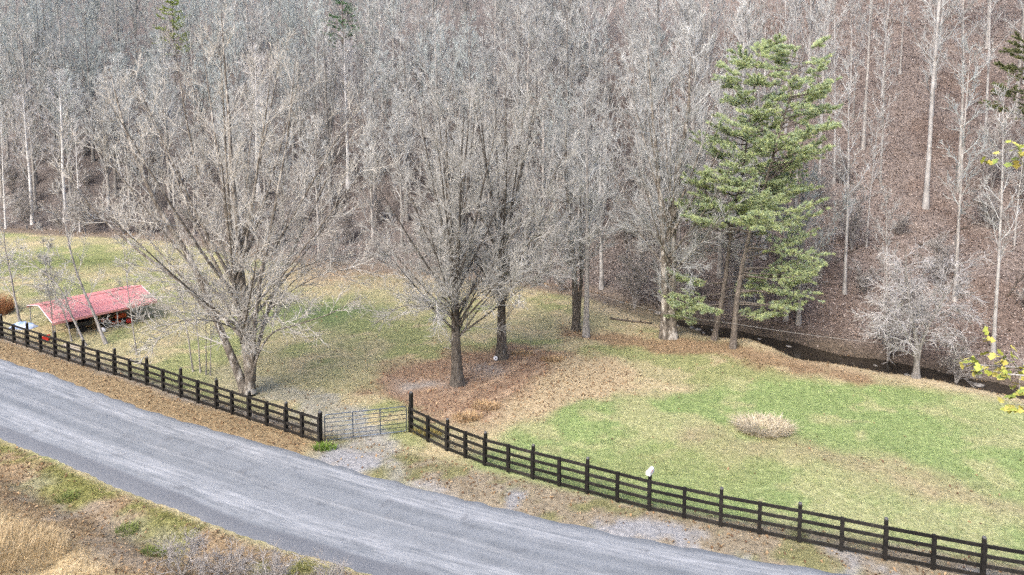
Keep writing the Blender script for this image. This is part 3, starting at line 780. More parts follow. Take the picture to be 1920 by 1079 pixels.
slim('thin upright sapling before the right end of the red roof', (-25.3, 44.7), 63, [(0, 0, 0), (-.15, 0, 2), (-.45, .1, 4.5), (-.6, .2, 7.4)], .055, 1.4)
slim('thin sapling before the left end of the red roof', (-32.6, 47.2), 64, [(0, 0, 0), (.0, 0, 2), (-.15, .1, 4), (-.3, .2, 6.8)], .05, 1.3)
slim('thin bent sapling before the middle of the red roof', (-31.3, 47.2), 65, [(0, 0, 0), (-.25, 0, 1.5), (-.9, .1, 3.2), (-1.2, .2, 5.6)], .05, 1.4)
slim('slim tree left of the carport beside the rusty grass', (-38.0, 51.4), 66, [(0, 0, 0), (-.3, 0, 2.2), (-.7, .1, 4.8), (-.8, .2, 8.2)], .085, 2.0)
slim('slim tree at the left frame edge behind the fence', (-42.0, 54.0), 70, [(0, 0, 0), (-.1, 0, 2.2), (-.3, .1, 4.8), (-.2, .2, 8.8)], .085, 2.2)
SAP = dict(SLIM, n1=9, n2=3, n3=3, t0=.3)
for i, (dx, dy, s, lx) in enumerate([(-20.1, 41.7, 8.2, -.8), (-19.6, 41.6, 8.8, -.3), (-19.1, 41.3, 7.2, .1), (-18.8, 41.2, 6.6, .15)]):
    slim(['leftmost thin sapling of the cluster left of the big many-stemmed tree', 'second sapling from left in the cluster by the big many-stemmed tree',
          'third sapling from left in the cluster by the big many-stemmed tree', 'rightmost thin sapling of the cluster by the big many-stemmed tree'][i],
         (dx, dy), 71 + i, [(0, 0, 0), (lx * .3, 0, s * .3), (lx * .7, .1, s * .65), (lx, .2, s)], .05 - i * .005, 1.1, 1.0, 'sapling', 'saplings beside the big tree', cfg=SAP)

# ------------------------------------------------------------------ wood on the hillside
def forest_proto(seed, h, r, kind):
    rs = np.random.RandomState(seed)
    if kind == 'vase':
        lean = rs.uniform(-.6, .6, 2)
        st = [[(0, 0, 0), (lean[0] * .2, lean[1] * .2, h * .35), (lean[0] * .7, lean[1] * .7, h * .7), (lean[0], lean[1], h)]] + fan_stems(rs, 8, h * .26, h * .5, h * .24, h * .62, h, th1=78)
        rr = [r] + [r * .5] * 3 + [r * .38] * 5; Lf = lambda t, PL: h * .12 * (1.15 - .6 * t); cfg = dict(n1=8, a1=34, u1=.4, n2=4, a2=32, u2=.3, n3=3, a3=32, u3=.25, n4=2, t0=.2, rmax1=.05, r2=.025, rt3=.018, rt=.0135, l2=.5, l3=.55)
    elif kind == 'pole':
        lean = rs.uniform(-.9, .9, 2)
        st = [[(0, 0, 0), (lean[0] * .15, lean[1] * .15, h * .35), (lean[0] * .6, lean[1] * .6, h * .7), (lean[0], lean[1], h)]]
        rr = [r]; Lf = lambda t, PL: h * .21 * np.sin(np.pi * np.clip(.35 + .6 * t, 0, 1)) + .3; cfg = dict(n1=24, a1=42, u1=.6, n2=5, a2=34, u2=.35, n3=3, a3=34, u3=.25, n4=2, t0=.30, rmax1=.05, r2=.025, rt3=.018, rt=.0135, l2=.5, l3=.55)
    elif kind == 'thin':
        lean = rs.uniform(-.8, .8, 2)
        st = [[(0, 0, 0), (lean[0] * .15, lean[1] * .15, h * .35), (lean[0] * .6, lean[1] * .6, h * .7), (lean[0], lean[1], h)]]
        rr = [r]; Lf = lambda t, PL: h * .13 * np.sin(np.pi * np.clip(.3 + .6 * t, 0, 1)) + .3; cfg = dict(n1=20, a1=40, u1=.6, n2=4, a2=36, u2=.35, n3=3, a3=38, u3=.25, n4=1, t0=.30, rmax1=.03, r2=.018, rt3=.015, rt=.013, l2=.45, l3=.45)
    else:                                          # understorey brush
        st = [[(0, 0, 0), (rs.uniform(-.5, .5), rs.uniform(-.4, .4), h * .5), (rs.uniform(-1.2, 1.2), rs.uniform(-1, 1), h)] for _ in range(4)]
        rr = [r] * 4; Lf = lambda t, PL: h * .40 * (1.15 - .6 * t); cfg = dict(n1=8, a1=45, u1=.3, n2=5, a2=42, u2=.2, n3=3, a3=42, u3=.15, n4=1, t0=.08, rmax1=.03, r2=.018, rt3=.018, rt=.016, l2=.5, l3=.45)
    s, L1, L2, L3, L4 = bare_tree(rs, st, rr, Lf, cfg)
    V, Q = strand_geo([(x[0], x[1], 8) for x in s]); tm = build_mesh('trunk', V, Q, smooth=True)
    V, Q = strand_geo([(L1[0], L1[1], 4), (L2[0], L2[1], 3), (L3[0], L3[1], 3), (L4[0], L4[1], 3)]); cm = build_mesh('crown', V, Q)
    print('proto', kind, len(Q) * 2)
    return tm, cm
def proto_set(tm, cm, bark, twig):
    for me in (tm, cm):
        if not me.materials: me.materials.append(None)
    return tm, cm, M[bark], M[twig]
base_p = [forest_proto(101, 18, .21, 'pole'), forest_proto(102, 20, .20, 'pole'), forest_proto(103, 16, .15, 'pole'),
          forest_proto(104, 17, .22, 'vase'), forest_proto(105, 19, .24, 'vase'), forest_proto(106, 14, .16, 'vase'), forest_proto(107, 19, .13, 'thin'), forest_proto(108, 16, .10, 'thin')]
protos = {'grey': [proto_set(*p, 'bark_grey', 'twig_grey') for p in base_p], 'cool': [proto_set(*p, 'bark_grey', 'twig_cool') for p in base_p],
          'pale': [proto_set(*p, 'bark_pale', 'twig_grey') for p in base_p], 'white': [proto_set(*p, 'bark_white', 'twig_pale') for p in base_p]}
brush_p = [proto_set(*forest_proto(110 + i, h, .035, 'brush'), 'bark_grey', 'twig_dull') for i, h in enumerate((3.4, 4.6, 2.8))]
def hz(x, y): return float(terrain(np.array([x]), np.array([y]))[0])
def wood_tree(name, label, x, y, set_, i, s, rz, group=None, cat_='tree', sz=None):
    t = thing(name, label, cat_, (x, y, hz(x, y) - .12), rz, group)
    t.scale = (s, s, sz or s)
    for nm, q in (('trunk', 0), ('crown', 1)):
        o = link(nm, set_[i][q], None, t); o.material_slots[0].link = 'OBJECT'; o.material_slots[0].material = set_[i][q + 2]
    return t
# trees one can tell apart on the open hillside
SPECIAL = [(33.8, 65.5, 'grey', 6, 1.2, 'tall straight grey trunk rising past the right side of the big pine'),
           (29.0, 55.0, 'pale', 7, .72, 'slender pale tree low on the open slope right of the pines'),
           (34.9, 57.0, 'pale', 6, 1.5, 'thick pale trunk rising behind the low spreading fruit tree'),
           (38.0, 57.6, 'grey', 6, 1.1, 'thin straight trunk close right of the thick pale trunk'),
           (42.0, 60.5, 'pale', 7, 1.2, 'slim pale tree upslope between the thick pale trunk and right frame edge'),
           (45.9, 62.3, 'grey', 6, 1.25, 'straight grey trunk beside the dark pine at the right frame edge'),
           (25.5, 60.6, 'pale', 6, .95, 'pale trunk seen behind the lower gaps of the pines, left one'),
           (26.9, 59.3, 'pale', 7, 1.15, 'pale trunk seen behind the lower gaps of the pines, right one'),
           (32.0, 74.0, 'pale', 3, .95, 'pale many-forked tree whose crown spreads above the pine tops'),
           (41.5, 73.5, 'grey', 7, 1.0, 'small grey tree alone high on the brown open slope'),
           (50.0, 72.5, 'grey', 4, .9, 'forked grey tree high on the slope near the top right corner'),
           (37.5, 50.2, 'grey', 7, .7, 'small grey tree at the slope foot near the right frame edge'),
           (-64.0, 90.0, 'white', 0, 1.0, 'white-barked tree at the wood edge, farthest left'),
           (-59.6, 90.0, 'white', 0, 1.1, 'white-barked tree just right of the farthest left white tree'),
           (-20.3, 84.0, 'white', 0, 1.05, 'white-barked tree rising between the big many-stemmed tree and the maples'),
           (-66.5, 88.5, 'white', 7, 1.0, 'thin white-barked stem leaning beside the farthest left white tree'),
           (-55.5, 86.5, 'white', 7, .9, 'thin white-barked stem at the meadow edge behind the slim trees'),
           (-33.0, 88.0, 'white', 0, 1.1, 'white-barked tree behind the crown of the big many-stemmed tree')]
taken = []
for x, y, st_, i, s, lab in SPECIAL:
    wood_tree('slope_tree', lab, x, y, protos[st_], i, s, random.uniform(0, 6.28)); taken.append((x, y))
PINES_FAR = [(-57.0, 116.0), (-26.5, 108.0), (41.2, 54.5)]
taken += PINES_FAR
rw = np.random.RandomState(5)
XB = [(-1e9, -55, 'behind the carport meadow'), (-55, -30, 'behind the many-stemmed tree'), (-30, -12, 'left of the maples'),
      (-12, 6, 'behind the maples'), (6, 15, 'behind the twin-trunked tree'), (15, 25, 'behind the pines'), (25, 36, 'right of the pines'), (36, 1e9, 'above the fruit tree')]
DB = [(-9, 7, 'at the foot of the slope'), (7, 20, 'midway up the slope'), (20, 99, 'high on the slope')]
def wood_label(x, d, key, i):
    look = {'grey': 'grey', 'cool': 'cool grey', 'pale': 'pale'}[key]; shape = 'straight' if i < 3 else ('forked' if i < 6 else 'slender')
    return 'bare %s %s tree %s, %s' % (look, shape, next(q[2] for q in DB if q[0] <= d < q[1]), next(q[2] for q in XB if q[0] <= x < q[1]))
cand = np.stack([rw.uniform(-105, 75, 9000), rw.uniform(40, 140, 9000)], 1)
cd = poly_dist(cand[:, 0], cand[:, 1], CREEK)
cz = terrain(cand[:, 0], cand[:, 1])
vis = visible(cand[:, 0], cand[:, 1], cz, 3, 2) | (visible(cand[:, 0], cand[:, 1], cz + 10, 1, 2))
nwood = 0
for (x, y), d, vv in zip(cand, cd, vis):
    if not vv or d < 1.6 or d > 42 or nwood >= 285: continue
    open_ = 24 < x and d < 60
    gap = 3.8 if open_ else (3.6 + .02 * d)
    if x > 24 and d < 9: gap = 4.5
    if any((x - a) ** 2 + (y - b_) ** 2 < gap * gap for a, b_ in taken): continue
    if any(abs(x - px_ * y / py_) < 2.6 and py_ - 16 < y < py_ for px_, py_ in PINES_FAR[:2]): continue
    taken.append((x, y)); nwood += 1
    key = 'cool' if (x < -28 and d > 14 and rw.rand() < .7) or rw.rand() < .15 else ('pale' if rw.rand() < (.5 if open_ else .12) else 'grey')
    i = rw.choice([6, 6, 7, 7] if open_ else [0, 1, 2, 3, 4, 5])
    s = rw.uniform(.85, 1.25) * (.9 if open_ else 1.0) * (.85 if d < 6 else 1)
    wood_tree('wood_tree', wood_label(x, d, key, i), x, y, protos[key], i, s, rw.uniform(0, 6.28), 'trees of the hillside wood')
print('wood trees', nwood)
nb = 0; tb = []
for (x, y), d, vv in zip(cand[::-1], cd[::-1], vis[::-1]):
    if not vv or d < -.3 or d > 18 or nb >= 120: continue
    if x > 24 and rw.rand() < .6: continue
    if any((x - a) ** 2 + (y - b_) ** 2 < 8 for a, b_ in tb): continue
    tb.append((x, y)); nb += 1
    g = 'tangled bare brush %s, %s' % (next(q[2] for q in DB if q[0] <= d < q[1]), next(q[2] for q in XB if q[0] <= x < q[1]))
    wood_tree('brush_shrub', g, x, y, brush_p, rw.randint(0, 3), rw.uniform(.6, 1.15), rw.uniform(0, 6.28), 'brush on the wooded slope', 'shrub')

# ------------------------------------------------------------------ pines
def needle_tufts(rs, P, D, col, nb=12, ln=(.13, .26), w=.012, spread=.6):
    """fans of needles at points P along directions D"""
    n = len(P); k = n * nb
    X = np.repeat(P, nb, 0); d = np.repeat(D, nb, 0) + rs.normal(0, spread, (k, 3)); d[:, 2] += .18
    d /= np.linalg.norm(d, axis=1, keepdims=True)
    s = np.cross(d, rs.normal(0, 1, (k, 3))); s /= np.linalg.norm(s, axis=1, keepdims=True)
    L = rs.uniform(ln[0], ln[1], (k, 1)); ww = w * rs.uniform(.8, 1.4, (k, 1))
    V = np.stack([X - s * ww, X + s * ww, X + d * L], 1).reshape(-1, 3)
    C = np.repeat(np.repeat(col, nb, 0) * rs.uniform(.75, 1.3, (k, 1)), 3, 0)
    return V, np.arange(k * 3).reshape(-1, 3), C
def pine(name, label, loc, seed, ctrl, r0, branches, cols, nsub=12, ntuft=12, dead=0, scale=1.0, wn_=.013):
    """branches: list of (t on trunk, azimuth deg, length, rise)"""
    rs = np.random.RandomState(seed)
    P, Rr = stem_strand(rs, ctrl, r0, 18, .04, .35, .10)
    t = thing(name, label, 'tree', (loc[0], loc[1], hz(*loc) - .05))
    V, Q = strand_geo([(P, Rr, 10)]); link('trunk', build_mesh('trunk', V, Q, smooth=True), M['bark_pine'], t)
    K = 18; BP, BR = [], []
    for (tt_, azd, L, rise) in branches:
        u = tt_ * (K - 1); i = min(int(u), K - 2); f = u - i
        p = P[0, i] * (1 - f) + P[0, i + 1] * f; a = R(azd)
        pts = [p]; d = np.array([math.cos(a), math.sin(a), rise])
        for q in range(7):
            d = d + rs.normal(0, .07, 3); d[2] += .05 if q > 2 else -.03
            pts.append(pts[-1] + d / np.linalg.norm(d) * L / 7)
        BP.append(pts); BR.append(np.linspace(max(.018, min(.07, L * .018)), .008, 8))
    BP = np.array(BP); BR = np.array(BR)
    for i in range(len(BP)):
        if np.linalg.norm(BP[i, -1] - BP[i, 0]) > 2.2:
            V, Q = strand_geo([(BP[i:i + 1], BR[i:i + 1], 5)]); link('branch', build_mesh('branch', V, Q, smooth=True), M['bark_pine'], t)
    live = np.array([b_[2] > 0 for b_ in branches])
    S = grow(rs, BP, BR, nsub, .30, 1.0, 52, lambda t_, PL: PL * .30 * (1.2 - .6 * t_) + .35, 4, .12, .1, .6, .02, .006, .6, flat=.92)
    V, Q = strand_geo([(S[0], S[1], 3)]); link('twigs', build_mesh('twigs', V, Q), M['bark_pine'], t, kind='stuff')
    # tufts along the sub-branches
    tp = rs.uniform(.25, 1.0, (len(S[0]), ntuft)); u = tp * 3; i = np.clip(u.astype(int), 0, 2); f = (u - i)[..., None]; r = np.arange(len(S[0]))[:, None]
    pos = (S[0][r, i] * (1 - f) + S[0][r, i + 1] * f).reshape(-1, 3); d = (S[0][r, i + 1] - S[0][r, i]).reshape(-1, 3)
    d /= np.linalg.norm(d, axis=1, keepdims=True) + 1e-9
    tp2 = rs.uniform(.7, 1.0, (len(BP), 5)); u = tp2 * 7; i = np.clip(u.astype(int), 0, 6); r = np.arange(len(BP))[:, None]
    pos2 = BP[r, i].reshape(-1, 3); d2 = (BP[r, i + 1] - BP[r, i]).reshape(-1, 3); d2 /= np.linalg.norm(d2, axis=1, keepdims=True)
    pos = np.concatenate([pos, pos2]); d = np.concatenate([d, d2])
    cc = np.array(cols); col = cc[rs.randint(0, len(cc), len(pos))]
    V, T, C = needle_tufts(rs, pos, d, col, 16, w=wn_ * 1.6)
    link('foliage', build_mesh('foliage', V, None, T, cols={'Col': C}), M['needle'], t, kind='stuff')
    print(name, 'needles', len(T))
    return t
PCOL = [(.42, .50, .30), (.50, .59, .34), (.58, .65, .35), (.47, .57, .41), (.62, .68, .37)]
def whorls(rs, t0, t1, n, Lf, rise=(.1, .35), azf=None):
    out = []
    for i in range(n):
        t = t0 + (t1 - t0) * (i + rs.uniform(0, .8)) / n
        a = rs.uniform(0, 360) if azf is None else azf(rs)
        out.append((t, a, Lf(t) * rs.uniform(.75, 1.15), rs.uniform(*rise)))
    return out
rs = np.random.RandomState(9)
# the pine whose top leans right (front trunk)
br = whorls(rs, .57, .995, 66, lambda t: 5.0 * max(0, 1.03 - t) ** .42 + .6, (.12, .5))
br += [(.47, 0, 4.6, .08), (.49, -15, 4.4, .1), (.50, 18, 4.2, .1), (.43, 5, 3.6, .08), (.35, -4, 5.2, .02), (.36, 14, 4.8, .04), (.34, -22, 4.6, .02), (.37, 2, 4.4, .06), (.32, 10, 4.4, -.02),
       (.26, 2, 4.6, -.02), (.25, -14, 4.0, -.02), (.20, 8, 4.2, -.03), (.19, -12, 3.6, -.03), (.14, 0, 2.6, .0), (.18, 190, 2.2, 0)]
pine('pine_tree', 'tall green pine leaning right at its top, front trunk of the two pines', (15.2, 45.7), 81,
     [(0, 0, 0), (.25, 0, 3.3), (.6, .1, 6), (1.1, .1, 8.6), (2.5, .1, 13.7), (4.3, .2, 20.8)], .21, br, PCOL)
rs = np.random.RandomState(10)
br = whorls(rs, .52, .995, 68, lambda t: 4.8 * max(0, 1.03 - t) ** .42 + .6, (.1, .45))
br += [(.37, 185, 3.6, .04), (.36, 160, 3.0, .02), (.33, 15, 3.4, .1), (.40, -20, 3.4, .1), (.22, 182, 3.8, .0), (.215, 165, 3.4, .0), (.225, 200, 3.4, .0),
       (.12, 178, 3.4, -.01), (.30, 190, 3.4, .02), (.28, 10, 3.2, 0), (.15, 15, 3.4, 0)]
pine('pine_tree', 'tall green pine with upright top, rear left trunk of the two pines', (14.4, 47.3), 82,
     [(0, 0, 0), (.35, 0, 2.4), (.65, .1, 4.6), (1.1, .1, 9.0), (1.9, .2, 13.6), (2.6, .2, 20.6)], .20, br, PCOL)
rs = np.random.RandomState(12)
for (x, y), lab, h, cs in zip(PINES_FAR, ('bright green pine top poking out above the big many-stemmed tree', 'dark green pine high on the slope at the upper frame edge', 'olive pine with thin tiers at the right frame edge'),
                          (16, 17, 11.5), ([(.34, .42, .13), (.42, .48, .16), (.27, .35, .11)], [(.13, .26, .12), (.18, .32, .15)], [(.17, .20, .09), (.24, .26, .12)])):
    br = whorls(rs, .35, .99, 40, lambda t: 3.6 * math.sqrt(max(0, 1.03 - t)) + .3, (.1, .35))
    pine('pine_tree', lab, (x, y), 90 + int(h), [(0, 0, 0), (.1, 0, h * .4), (.1, .1, h * .7), (0, .1, h)], .2, br, cs, 7, 5, wn_=.02)

# ------------------------------------------------------------------ board fence
FL = [(-49.3, 55.0), (-46.1, 53.2), (-42.95, 51.4), (-39.8, 49.6), (-36.67, 47.8), (-33.56, 46.03), (-30.51, 44.35), (-27.68, 42.83), (-24.75, 41.28), (-21.93, 39.75), (-19.14, 38.2), (-16.45, 36.75), (-14.13, 35.45), (-11.7, 34.1), (-9.63, 32.95)]
FR = [(-5.23, 34.1), (-3.17, 32.35), (-1.25, 31.0), (0.97, 29.8), (3.32, 28.65), (5.81, 27.45), (8.49, 26.35), (11.25, 25.35), (14.05, 24.33), (17.02, 23.3), (20.1, 22.3), (23.3, 21.3)]
rs = random.Random(4)
RAILZ = (.15, .53, .91, 1.29)
rail_cache = {}
def board_fence(name, label, PTS, tall):
    root = thing(name, label, 'fence', (PTS[0][0], PTS[0][1], 0))
    ox, oy = PTS[0]
    def loc(x, y, z): return (x - ox, y - oy, z)
    post_me = MB().box((0, 0, .72), (.135, .135, 1.64), bev=.012).mesh('post', M['fence_black'])
    cap_me = MB().lathe([(.060, 0), (.072, .012), (.072, .045), (.055, .06)], n=14).mesh('cap', M['post_cap'])
    short_me = MB().box((0, 0, .61), (.12, .10, 1.44), bev=.01).mesh('short_post', M['fence_black'])
    face_me = MB().box((0, 0, .69), (.15, .028, 1.36), bev=.006).mesh('face_board', M['fence_black'])
    for i, p in enumerate(PTS):
        q = PTS[min(i + 1, len(PTS) - 1)]; p0 = PTS[max(i - 1, 0)]
        a = math.atan2(q[1] - p0[1], q[0] - p0[0]); z = hz(*p)
        s = 1.0 + rs.uniform(-.02, .03) + (tall.get(i, 0))
        o = link('post', post_me, None, root, loc(p[0], p[1], z), a + rs.uniform(-.03, .03)); gp = 1.3 if p in (FL[-1], FR[0]) else 1; o.scale = (gp, gp, s)
        c = link('cap', cap_me, None, o, (0, 0, 1.54)); c.scale = (1, 1, 1 / s)
        nx_, ny_ = math.sin(a), -math.cos(a)
        link('face_board', face_me, None, root, loc(p[0] + nx_ * .135, p[1] + ny_ * .135, z + .02), a)
        if i == len(PTS) - 1: break
        L = math.dist(p, q); a = math.atan2(q[1] - p[1], q[0] - p[0]); nx_, ny_ = math.sin(a), -math.cos(a)
        z2 = hz(*q); mx, my = (p[0] + q[0]) / 2, (p[1] + q[1]) / 2
        link('short_post', short_me, None, root, loc(mx + nx_ * .02, my + ny_ * .02, (z + z2) / 2), a)
        link('face_board', face_me, None, root, loc(mx + nx_ * .1365, my + ny_ * .1365, (z + z2) / 2 + .02), a)
        pitch = math.atan2(z2 - z, L)
        for k, rz_ in enumerate(RAILZ):
            key = round(L, 2)
            if key not in rail_cache: rail_cache[key] = MB().box((0, 0, 0), (L - .006, .034, .145), bev=.006).mesh('rail', M['fence_black'])
            o = link('rail', rail_cache[key], None, root, loc(mx + nx_ * .100, my + ny_ * .100, (z + z2) / 2 + rz_ + rs.uniform(-.006, .006)))
            o.rotation_euler = (0, -pitch + rs.uniform(-.004, .004), a)
    return root
board_fence('board_fence', 'black four-board fence along the road left of the metal gate', FL, {**{k: .10 for k in range(12)}, 14: .0})
board_fence('board_fence', 'black four-board fence right of the metal gate, carrying the mailbox', FR, {0: .34})

# ------------------------------------------------------------------ tube gate
gA, gB = np.array((-9.44, 32.97)), np.array((-5.42, 33.95))
gl = float(np.linalg.norm(gB - gA)); ga = math.atan2(gB[1] - gA[1], gB[0] - gA[0])
gate = thing('metal_gate', 'grey six-bar tubular metal gate closing the gravel drive', 'gate', (gA[0], gA[1], hz(*gA) + .10), ga)
H0, H1 = .02, 1.34; rc = .16; fr_ = .024
arc = lambda cx, cz, a0, a1: [(cx + rc * math.cos(R(a)), 0, cz + rc * math.sin(R(a))) for a in np.linspace(a0, a1, 6)]
pts = [(.03, 0, H0)] + [(.03, 0, H1 - rc)] + arc(.03 + rc, H1 - rc, 180, 90)[1:] + arc(gl - .03 - rc, H1 - rc, 90, 0) + arc(gl - .03 - rc, H0 + rc, 0, -90)[0:] + [(.03, 0, H0)]
MB().tube(pts, fr_, 8).build('frame', M['gate_metal'], gate, True)
for zz in (.24, .46, .69, .92, 1.13):
    MB().tube([(.04, 0, zz), (gl - .04, 0, zz)], .018, 8).build('bar', M['gate_metal'], gate, True)
for xx in (gl * .34, gl * .67):
    MB().box((xx, -.03, (H0 + H1) / 2), (.05, .016, H1 - H0), bev=.004).build('brace', M['gate_metal'], gate)
for zz in (.25, 1.0): MB().tube([(-.1, 0, zz), (.03, 0, zz)], .013, 6).build('hinge', M['dark_metal'], gate)
MB().tube([(gl - .03, 0, .72), (gl + .06, .0, .70), (gl + .12, .03, .66)], .010, 6).build('latch_chain', M['dark_metal'], gate)

# ------------------------------------------------------------------ mailbox on its post
mx, my = FR[5]
mz = hz(mx, my) + 1.62
mb_s = .76
mb = thing('mailbox', 'white round-topped mailbox on a post of the black fence', 'mailbox', (mx, my - .02, mz), R(-36))
def dome(L, w, h, t=0):
    out = []
    for y_ in (-L / 2, L / 2):
        ring = [(-w / 2, y_, 0)] + [(-w / 2 * math.cos(R(a)), y_, h - w / 2 + w / 2 * math.sin(R(a))) for a in range(0, 181, 15)] + [(w / 2, y_, 0)]
        out.append(ring)
    n_ = len(out[0]); V = out[0] + out[1]
    F = [(j, j + 1, n_ + j + 1, n_ + j) for j in range(n_ - 1)] + [(n_ - 1, 0, n_, 2 * n_ - 1)] + [tuple(range(n_ - 1, -1, -1)), tuple(range(n_, 2 * n_))]
    return V, F
mb.scale = (mb_s,) * 3
V, F = dome(.52, .25, .28); MB().add(V, F).build('body', M['white_paint'], mb)
V, F = dome(.03, .264, .295); d = MB().add(np.array(V) + [0, -.276, -.006], F).build('door', M['white_paint'], mb)
MB().box((0, -.305, .21), (.045, .03, .035), bev=.006).build('handle', M['dark_metal'], d)
fl = MB().box((.133, -.08, .16), (.008, .02, .14)).box((.133, -.05, .21), (.010, .08, .045)).build('flag', M['red_paint'], mb)
MB().box((.1265, .10, .17), (.003, .12, .05)).build('mark', plain('mark_grey', (.45, .42, .42), .6), mb)
MB().box((0, 0, -.02), (.22, .50, .034)).build('mount', M['fence_black'], mb)

# ------------------------------------------------------------------ carport and what stands under and round it
CE = np.array((-27.8, 52.0)); cu = np.array((-.657, -.754)); cn = np.array((-.754, .657))
cang = math.atan2(cu[1], cu[0])
cp = thing('carport', 'low open carport with ribbed red metal roof in the left meadow', 'carport', (CE[0], CE[1], hz(*(CE + cu * 3 + cn * 3))), cang)
# local axes: x along the eaves (away to the left), y negative = towards the back
CL, CW, ZE, ZR = 6.8, 6.0, 1.40, 2.02
m, nt, b = new_mat('roof_red', .32, .5)
f = noise(nt, 2.0, 4, .6, coords(nt, (.3, 2, 2)), .3, .7)
nt.links.new(mixrgb(nt, f, (.50, .175, .17), (.64, .32, .31)), b.inputs['Base Color'])
M['roof_red'] = m
def roof_slope(y0, z0_, y1, z1_, n_=14):
    mbx = MB(); d_ = np.array((0, y1 - y0, z1_ - z0_)); L = np.linalg.norm(d_); d_ /= L; nrm = np.cross((1, 0, 0), d_); nrm *= np.sign(nrm[2])
    prof = []
    for k in range(n_):
        a = k * L / n_; w = L / n_
        prof += [(a, 0), (a + w * .62, 0), (a + w * .70, .03), (a + w * .92, .03)]
    prof.append((L, 0))
    V, F = [], []
    for (s_, h_) in prof:
        for x_ in (-.12, CL + .12):
            V.append(np.array((x_, y0, z0_)) + d_ * s_ + nrm * h_)
    V2 = [v_ - nrm * .014 for v_ in V]
    n2 = len(V)
    for k in range(len(prof) - 1):
        F += [(2 * k, 2 * k + 1, 2 * k + 3, 2 * k + 2), (n2 + 2 * k, n2 + 2 * k + 2, n2 + 2 * k + 3, n2 + 2 * k + 1)]
        F += [(2 * k, 2 * k + 2, n2 + 2 * k + 2, n2 + 2 * k), (2 * k + 1, n2 + 2 * k + 1, n2 + 2 * k + 3, 2 * k + 3)]
    return mbx.add(V + V2, F)
# front slope (y = 0 is the front eave; the back lies at y = -CW in this turned frame)
roof_slope(.04, ZE, -CW / 2, ZR).build('roof_panel', M['roof_red'], cp)
roof_slope(-CW - .04, ZE, -CW / 2 - .002, ZR - .002).build('roof_panel', M['roof_red'], cp)
MB().box((CL / 2, .075, ZE - .085), (CL + .24, .05, .20), bev=.015).build('fascia', M['roof_red'], cp)
MB().box((CL / 2, -CW - .075, ZE - .085), (CL + .24, .05, .20), bev=.015).build('fascia', M['roof_red'], cp)
MB().box((CL / 2, -CW / 2, ZR + .02), (CL + .24, .22, .03), bev=.01).build('ridge_cap', M['roof_red'], cp)
for xe in (-.135, CL + .135):
    for (ya, za, yb, zb) in ((.06, ZE, -CW / 2, ZR), (-CW - .06, ZE, -CW / 2, ZR)):
        MB().tube([(xe, ya, za + .005), (xe, yb, zb + .005)], .028, 6).build('gable_trim', M['white_paint'], cp)
for k in range(6):
    xk = .05 + k * (CL - .1) / 5
    for yk in (-.02, -CW + .02):
        MB().box((xk, yk, ZE / 2 - .08), (.06, .06, ZE + .06), bev=.008).build('post', M['galv'], cp)
    MB().tube([(xk, -.02, ZE - .06), (xk, -CW / 2, ZR - .07), (xk, -CW + .02, ZE - .06)], .025, 6).build('rafter', M['galv'], cp)
def cpt(x_, y_):                     # carport frame -> world
    p = CE + cu * x_ + np.array((-cu[1], cu[0])) * y_; return float(p[0]), float(p[1])
# lawn tractor
tx, ty = cpt(2.6, -1.1)
tr = thing('lawn_tractor', 'orange and black lawn tractor parked under the red carport', 'tractor', (tx, ty, hz(tx, ty)), cang + math.pi)
MB().box((.42, 0, .52), (.85, .46, .34), bev=.08).build('hood', M['orange_paint'], tr, True)
MB().box((-.12, 0, .34), (1.7, .50, .10), bev=.03).build('chassis', M['dark_metal'], tr)
MB().box((-.62, 0, .50), (.62, .72, .16), bev=.07).build('rear_fender', M['orange_paint'], tr, True)
st = MB().box((-.55, 0, .64), (.42, .46, .10), bev=.045).box((-.76, 0, .84), (.11, .44, .38), bev=.05).build('seat', M['black_rubber'], tr, True)
MB().tube([(.05, 0, .60), (-.16, 0, .86)], .02, 6).lathe([(.17, .86), (.185, .875), (.17, .89)], (-.16, 0, 0), 14).build('steering_wheel', M['black_rubber'], tr)
MB().box((-.02, 0, .20), (.85, 1.02, .14), bev=.06).build('mower_deck', M['orange_paint'], tr, True)
def wheel(x_, y_, r_, w_):
    o = MB().lathe([(r_ * .55, -w_ / 2), (r_ * .92, -w_ / 2), (r_, -w_ / 3), (r_, w_ / 3), (r_ * .92, w_ / 2), (r_ * .55, w_ / 2)], (0, 0, 0), 18, 'y').build('wheel', M['black_rubber'], tr, True, loc=(x_, y_, r_))
    MB().lathe([(r_ * .5, -w_ / 2 - .004), (r_ * .54, -w_ / 2 + .02), (r_ * .54, w_ / 2 - .02), (r_ * .5, w_ / 2 + .004)], (0, 0, 0), 14, 'y').build('rim', M['galv'], o)
for s_ in (-1, 1): wheel(-.62, s_ * .42, .29, .24); wheel(.60, s_ * .36, .20, .15)
# dark trailer cart beside it
tx, ty = cpt(4.9, -1.3)
ct = thing('utility_cart', 'dark steel utility cart parked under the left half of the carport', 'cart', (tx, ty, hz(tx, ty)), cang)
mbx = MB().box((0, 0, .42), (1.5, .9, .04))
for (c_, d_) in (((0, .44, .58), (1.5, .03, .3)), ((0, -.44, .58), (1.5, .03, .3)), ((.74, 0, .58), (.03, .85, .3)), ((-.74, 0, .58), (.03, .85, .3))): mbx.box(c_, d_)
mbx.build('tray', M['dark_metal'], ct)
MB().tube([(.75, 0, .40), (1.35, 0, .34)], .025, 6).build('drawbar', M['dark_metal'], ct)
for s_ in (-1, 1):
    MB().lathe([(.12, -.06), (.2, -.06), (.22, -.03), (.22, .03), (.2, .06), (.12, .06)], (-.1, s_ * .54, .22), 16, 'y').build('wheel', M['black_rubber'], ct, True)
